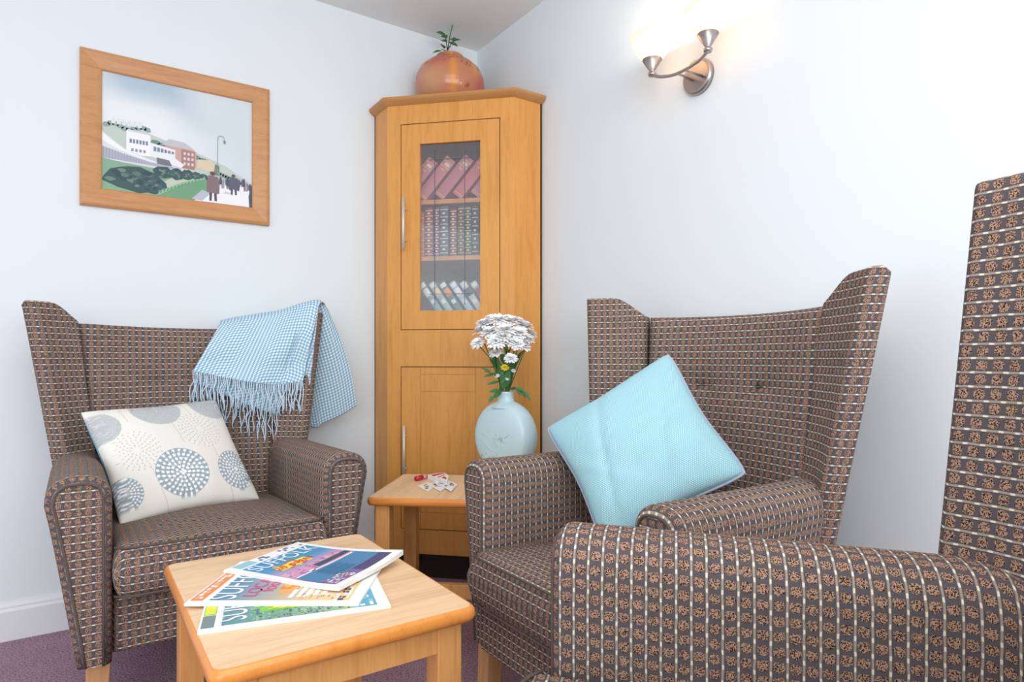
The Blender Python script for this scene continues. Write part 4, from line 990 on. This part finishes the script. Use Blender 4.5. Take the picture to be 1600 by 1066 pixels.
for cp in (cupA, cupB):
    bm = bmesh.new(); lathe(bm, [(.0, -.004), (.011, -.004), (.012, .0), (.0125, .005), (.008, .008), (.009, .012), (.031, .046), (.030, .047), (.008, .013)], 36, cp); obj('cup', bm, M['steel'], lt, True)
    bm = bmesh.new(); lathe(bm, [(.022, .040), (.034, .052), (.050, .072), (.061, .095), (.067, .118), (.065, .118), (.059, .095), (.048, .074), (.032, .055), (.020, .043)], 40, cp); so = obj('lamp_shade', bm, M['opal'], lt, True); so['label'] = 'opal glass bowl shade'
    bm = bmesh.new(); bmesh.ops.create_uvsphere(bm, u_segments=16, v_segments=12, radius=.016, matrix=Matrix.Translation(cp+V((0, 0, .078))) @ Matrix.Diagonal((1, 1, 1.5, 1))); obj('bulb', bm, M['bulb'], lt, True)
    l = bpy.data.lights.new('lamp_bulb_light', 'POINT'); l.energy = 1.05; l.color = (1, .90, .76); l.shadow_soft_size = .02
    o = bpy.data.objects.new('lamp_bulb_light', l); COL.objects.link(o); o.parent = lt; o.location = cp+V((0, 0, .108))

# ------------------------------------------------------------------ cushions
def cushion_surface(C4, bulge_in=.035, corner=0.0):
    TL, TR, BR, BL = C4
    def mid(u, v):   # v 0 bottom 1 top; sides drawn in between corners
        p = BL.lerp(BR, u).lerp(TL.lerp(TR, u), v); c = (TL+TR+BR+BL)/4
        k = bulge_in*(math.sin(PI*u)**1.0*(abs(2*v-1)**3)+math.sin(PI*v)*(abs(2*u-1)**3))
        d = (c-p); p = p+d*(corner*abs(2*u-1)**7*abs(2*v-1)**7); return p+d.normalized()*min(k, d.length) if d.length > 1e-6 else p
    return mid
# patterned cushion
CU1 = [V((-1.588, -.395, .758)), V((-1.205, -.262, .772)), V((-1.112, -.487, .462)), V((-1.500, -.615, .462))]
mid1 = cushion_surface(CU1, .013)
cuT = thing('patterned_cushion', 'cream cushion printed with grey and blue dandelion heads, on the left armchair', 'cushion', CU1[0].lerp(CU1[2], .5))
O1 = cuT.location.copy()
CREAMC = rgb(236, 234, 226); 
cellW = .39; cellH = .36
discs = [(.445, .92, .185, 'grey'), (.87, .92, .155, 'grey'), (.04, .80, .13, 'grey'), (.445, .275, .185, 'blue'), (.865, .25, .155, 'blue'), (.04, .19, .12, 'blue'), (.195, .52, .165, 'pin'), (.69, .64, .165, 'pin')]
gre = V(rgb(186, 190, 190)[:3]); blu = V(rgb(156, 172, 182)[:3]); crm = V(CREAMC[:3]); whi = V(rgb(250, 250, 248)[:3]); pin = V(rgb(206, 198, 192)[:3])
def cushcol(u, v, side):
    if side == 1: pass
    c = crm
    for (x, y, r, k) in discs:
        dx, dy = (u-x), (v-y)*.92; d = math.hypot(dx, dy)
        if d < r*1.02:
            a = math.atan2(dy, dx); f = d/r
            if k in ('grey', 'blue') and d < r:
                c = (gre if k == 'grey' else blu)
                if k == 'grey':
                    if math.sin(a*70+math.sin(f*40)*2)*math.cos(f*55) > .45: c = c.lerp(whi, .4)
                else:
                    for ring, n in ((.92, 26), (.74, 26), (.56, 20), (.40, 14), (.24, 9), (.08, 4)):
                        ph = (a/(2*PI)*n+ring*7) % 1
                        if abs(f-ring) < .05 and abs(ph-.5)*2*PI*f/n < .048: c = whi
                        elif ring-.2 < f < ring and abs(ph-.5)*2*PI*f/n < .011: c = whi.lerp(blu, .3)
            elif k == 'pin':
                for ring, n in ((.95, 26), (.80, 24), (.66, 20), (.52, 18), (.38, 14), (.24, 9)):
                    ph = (a/(2*PI)*n+ring*5) % 1
                    if abs(f-ring) < .030 and abs(ph-.5)*2*PI*f/n < .030: c = pin
                    elif ring-.12 < f < ring and abs(ph-.5)*2*PI*f/n < .008: c = pin.lerp(crm, .4)
    for (x, y0, y1) in ((.50, .52, .75), (.25, .0, .37), (.73, .0, .48), (.2, .80, .95), (.66, .80, .97)):
        if abs(u-x-(y1-v)*.12) < .0022 and y0 < v < y1: c = pin
    return (c.x, c.y, c.z, 1)
aq = plain('aqua_backing', rgb(120, 186, 204), .9)
pl = pad('cover', lambda u, v: mid1(u, v)-O1+(V((0, -.000, 0))), 190, 180, lambda u, v: .135*(1+.05*math.sin(11*u+2*v)*math.sin(5*v+1)+.05*math.sin(23*u)*(1-v)**3), .03, [M['cushprint'], aq], cuT, 'mid', cushcol, 'pillow')
# the reverse of the cover is plain aqua cloth
for i, p in enumerate(pl.data.polygons):
    if i % 2: p.material_index = 1
# aqua cushion
CU2 = [V((-.527, -1.235, .722)), V((-.249, -1.430, .932)), V((-.282, -1.705, .642)), V((-.556, -1.510, .452))]
mid2 = cushion_surface(CU2, .016, .035)
c2T = thing('aqua_cushion', 'plain aqua textured square cushion propped on one corner in the middle armchair', 'cushion', CU2[0].lerp(CU2[2], .5)); O2 = c2T.location.copy()
def T2(u, v):
    return .155*(1+.07*math.sin(9*u+3*v)*math.sin(7*v)+.10*math.exp(-((u+v-.62)/.05)**2)*v-.14*math.exp(-((u-v*.5-.45)/.05)**2)*(1-v)-.12*math.exp(-((u-.12-.3*v)/.035)**2)*(1-u)-.10*math.exp(-((v-.25-.35*u)/.04)**2)*u)
pad('cover', lambda u, v: mid2(u, v)-O2, 46, 46, T2, .03, M['aqua'], c2T, 'mid', None, 'pillow')
ed = [mid2(k/24, 0) for k in range(24)]+[mid2(1, k/24) for k in range(24)]+[mid2(1-k/24, 1) for k in range(24)]+[mid2(0, 1-k/24) for k in range(25)]
obj('cushion_piping', T([p-O2 for p in ed], .0042, 8), M['aquapipe'], c2T, True)

# ------------------------------------------------------------------ throw over the wing of the left chair
pa = V((-1.03, -.225, 0)); pb = V((-.845, -.335, 0)); fn = (pb-pa).cross(UP).normalized()
if fn.dot(CAM-pa) < 0: fn = -fn
def onfrt(u, v, fwd=0.0): return on_plane(u, v, pa+fn*fwd, fn)
tt = thing('throw_blanket', 'blue and white checked fringed throw hanging over the left armchair wing', 'blanket', (-.92, -.27, .98)); TO = tt.location.copy()
RG = ((344, 508, .05), (372, 502, .035), (405, 497, .02), (440, 491, .0), (470, 481, .0), (488, 476, .01), (498, 477, .015))
ridge = [onfrt(*q) for q in RG]
fb = [onfrt(*q) for q in ((301, 580, .15), (330, 586, .135), (362, 592, .115), (395, 598, .09), (425, 601, .07), (450, 599, .05), (473, 597, .03))]
fb2 = [onfrt(*q) for q in ((303, 598, .13), (330, 608, .12), (362, 622, .10), (395, 636, .08), (425, 647, .06), (450, 655, .035), (477, 668, .02))]
ob = [V((-1.03, -.085, .80)), V((-1.00, -.095, .76)), V((-.96, -.11, .74)), ony(487, 667, -.16), ony(505, 661, -.18), ony(530, 650, -.20), ony(557, 634, -.21)]
orr = [onfrt(344, 509, -.075), onfrt(372, 503, -.075), onfrt(405, 498, -.075), onfrt(440, 492, -.07), onfrt(470, 482, -.06), ony(500, 476, -.27), ony(511, 482, -.25)]
def throw_front(u, v, low):   # v 0 ridge, 1 bottom
    a = catmull(ridge, u); b = catmull(low, u); p = a.lerp(b, v)
    toward = (CAM-p); toward.z = 0; toward.normalize()
    p += toward*(.022*math.sin(PI*min(v*1.3, 1))*.8+.010*math.sin(u*11+v*3)*v-.016*math.exp(-((u-.73-.06*v)/.035)**2)*sst(.2, .5, v)*(1-sst(.75, .95, v)))
    return p
def throw_back(u, v):
    a = catmull(orr, u); b = catmull(ob, u); p = a.lerp(b, v)
    # swell to the right between top and hem
    p += V((.018, -.006, 0))*math.sin(PI*v)*u
    return p
def cloth(name, fnc, nu, nv, parent, rev=False):
    bm = bmesh.new(); uvl = bm.loops.layers.uv.new('UVMap')
    G = [[fnc(i/nu, j/nv)-TO for j in range(nv+1)] for i in range(nu+1)]; vs = [[bm.verts.new(p) for p in r] for r in G]
    U = [[0]*(nv+1) for _ in range(nu+1)]; Wv = [[0]*(nv+1) for _ in range(nu+1)]
    for j in range(nv+1):
        for i in range(1, nu+1): U[i][j] = U[i-1][j]+(G[i][j]-G[i-1][j]).length
        m = U[nu//2][j]
        for i in range(nu+1): U[i][j] -= m
    for i in range(nu+1):
        for j in range(1, nv+1): Wv[i][j] = Wv[i][j-1]+(G[i][j]-G[i][j-1]).length
    for i in range(nu):
        for j in range(nv):
            ids = [(i, j), (i+1, j), (i+1, j+1), (i, j+1)]; f = bm.faces.new([vs[a][b] for a, b in ids]); f.smooth = True
            for lp, (a, b) in zip(f.loops, ids): lp[uvl].uv = (U[a][b], Wv[a][b])
    me = bpy.data.meshes.new(name); bm.to_mesh(me); bm.free(); o = link(name, me, M['throw'], parent, True)
    s = o.modifiers.new('solid', 'SOLIDIFY'); s.thickness = .005; s.offset = 0; return o
def whole(u, v):     # hem of the outer side, over the ridge, down the front
    if v < .52: return throw_back(u, 1-v/.52)
    if v < .60:
        f = (v-.52)/.08; a = catmull(orr, u); b = catmull(ridge, u); return a.lerp(b, f)+UP*(.016*math.sin(PI*f))
    return throw_front(u, (v-.60)/.40, fb)
cloth('blanket_cloth', whole, 60, 120, tt)
o = cloth('under_layer', lambda u, v: throw_front(u, v, fb2)+(-(CAM-TO).normalized())*.012, 50, 50, tt)
random.seed(11)
def fringe(low, n, L0, L1, nm, back):
    bm = bmesh.new()
    for k in range(n):
        u = (k+.5)/n; p = throw_front(u, 1, low)-TO
        if back: p = p+(-(CAM-TO).normalized())*.010
        L = random.uniform(L0, L1); toward = (CAM-TO); toward.z = 0; toward.normalize(); sdx = V((-toward.y, toward.x, 0))
        w1, w2, w3 = (random.uniform(-.009, .009) for _ in range(3)); drift = random.uniform(-.012, .008)
        pts = [p+V((0, 0, .004)), p+sdx*w1*.5+V((0, 0, -L*.25))+toward*random.uniform(0, .005), p+sdx*(w2+drift*.5)+V((0, 0, -L*.5))+toward*random.uniform(0, .006), p+sdx*(w3+drift)+V((0, 0, -L*.78))+toward*random.uniform(0, .006), p+sdx*(w3*.6+drift)+V((0, 0, -L))]
        tube(bm, [catmull(pts, q/8) for q in range(9)], .0019, 5)
    o = obj(nm, bm, M['fringe'], tt, True); o['kind'] = 'stuff'
fringe(fb, 60, .085, .115, 'fringe', False); fringe(fb2, 46, .075, .115, 'fringe', True)
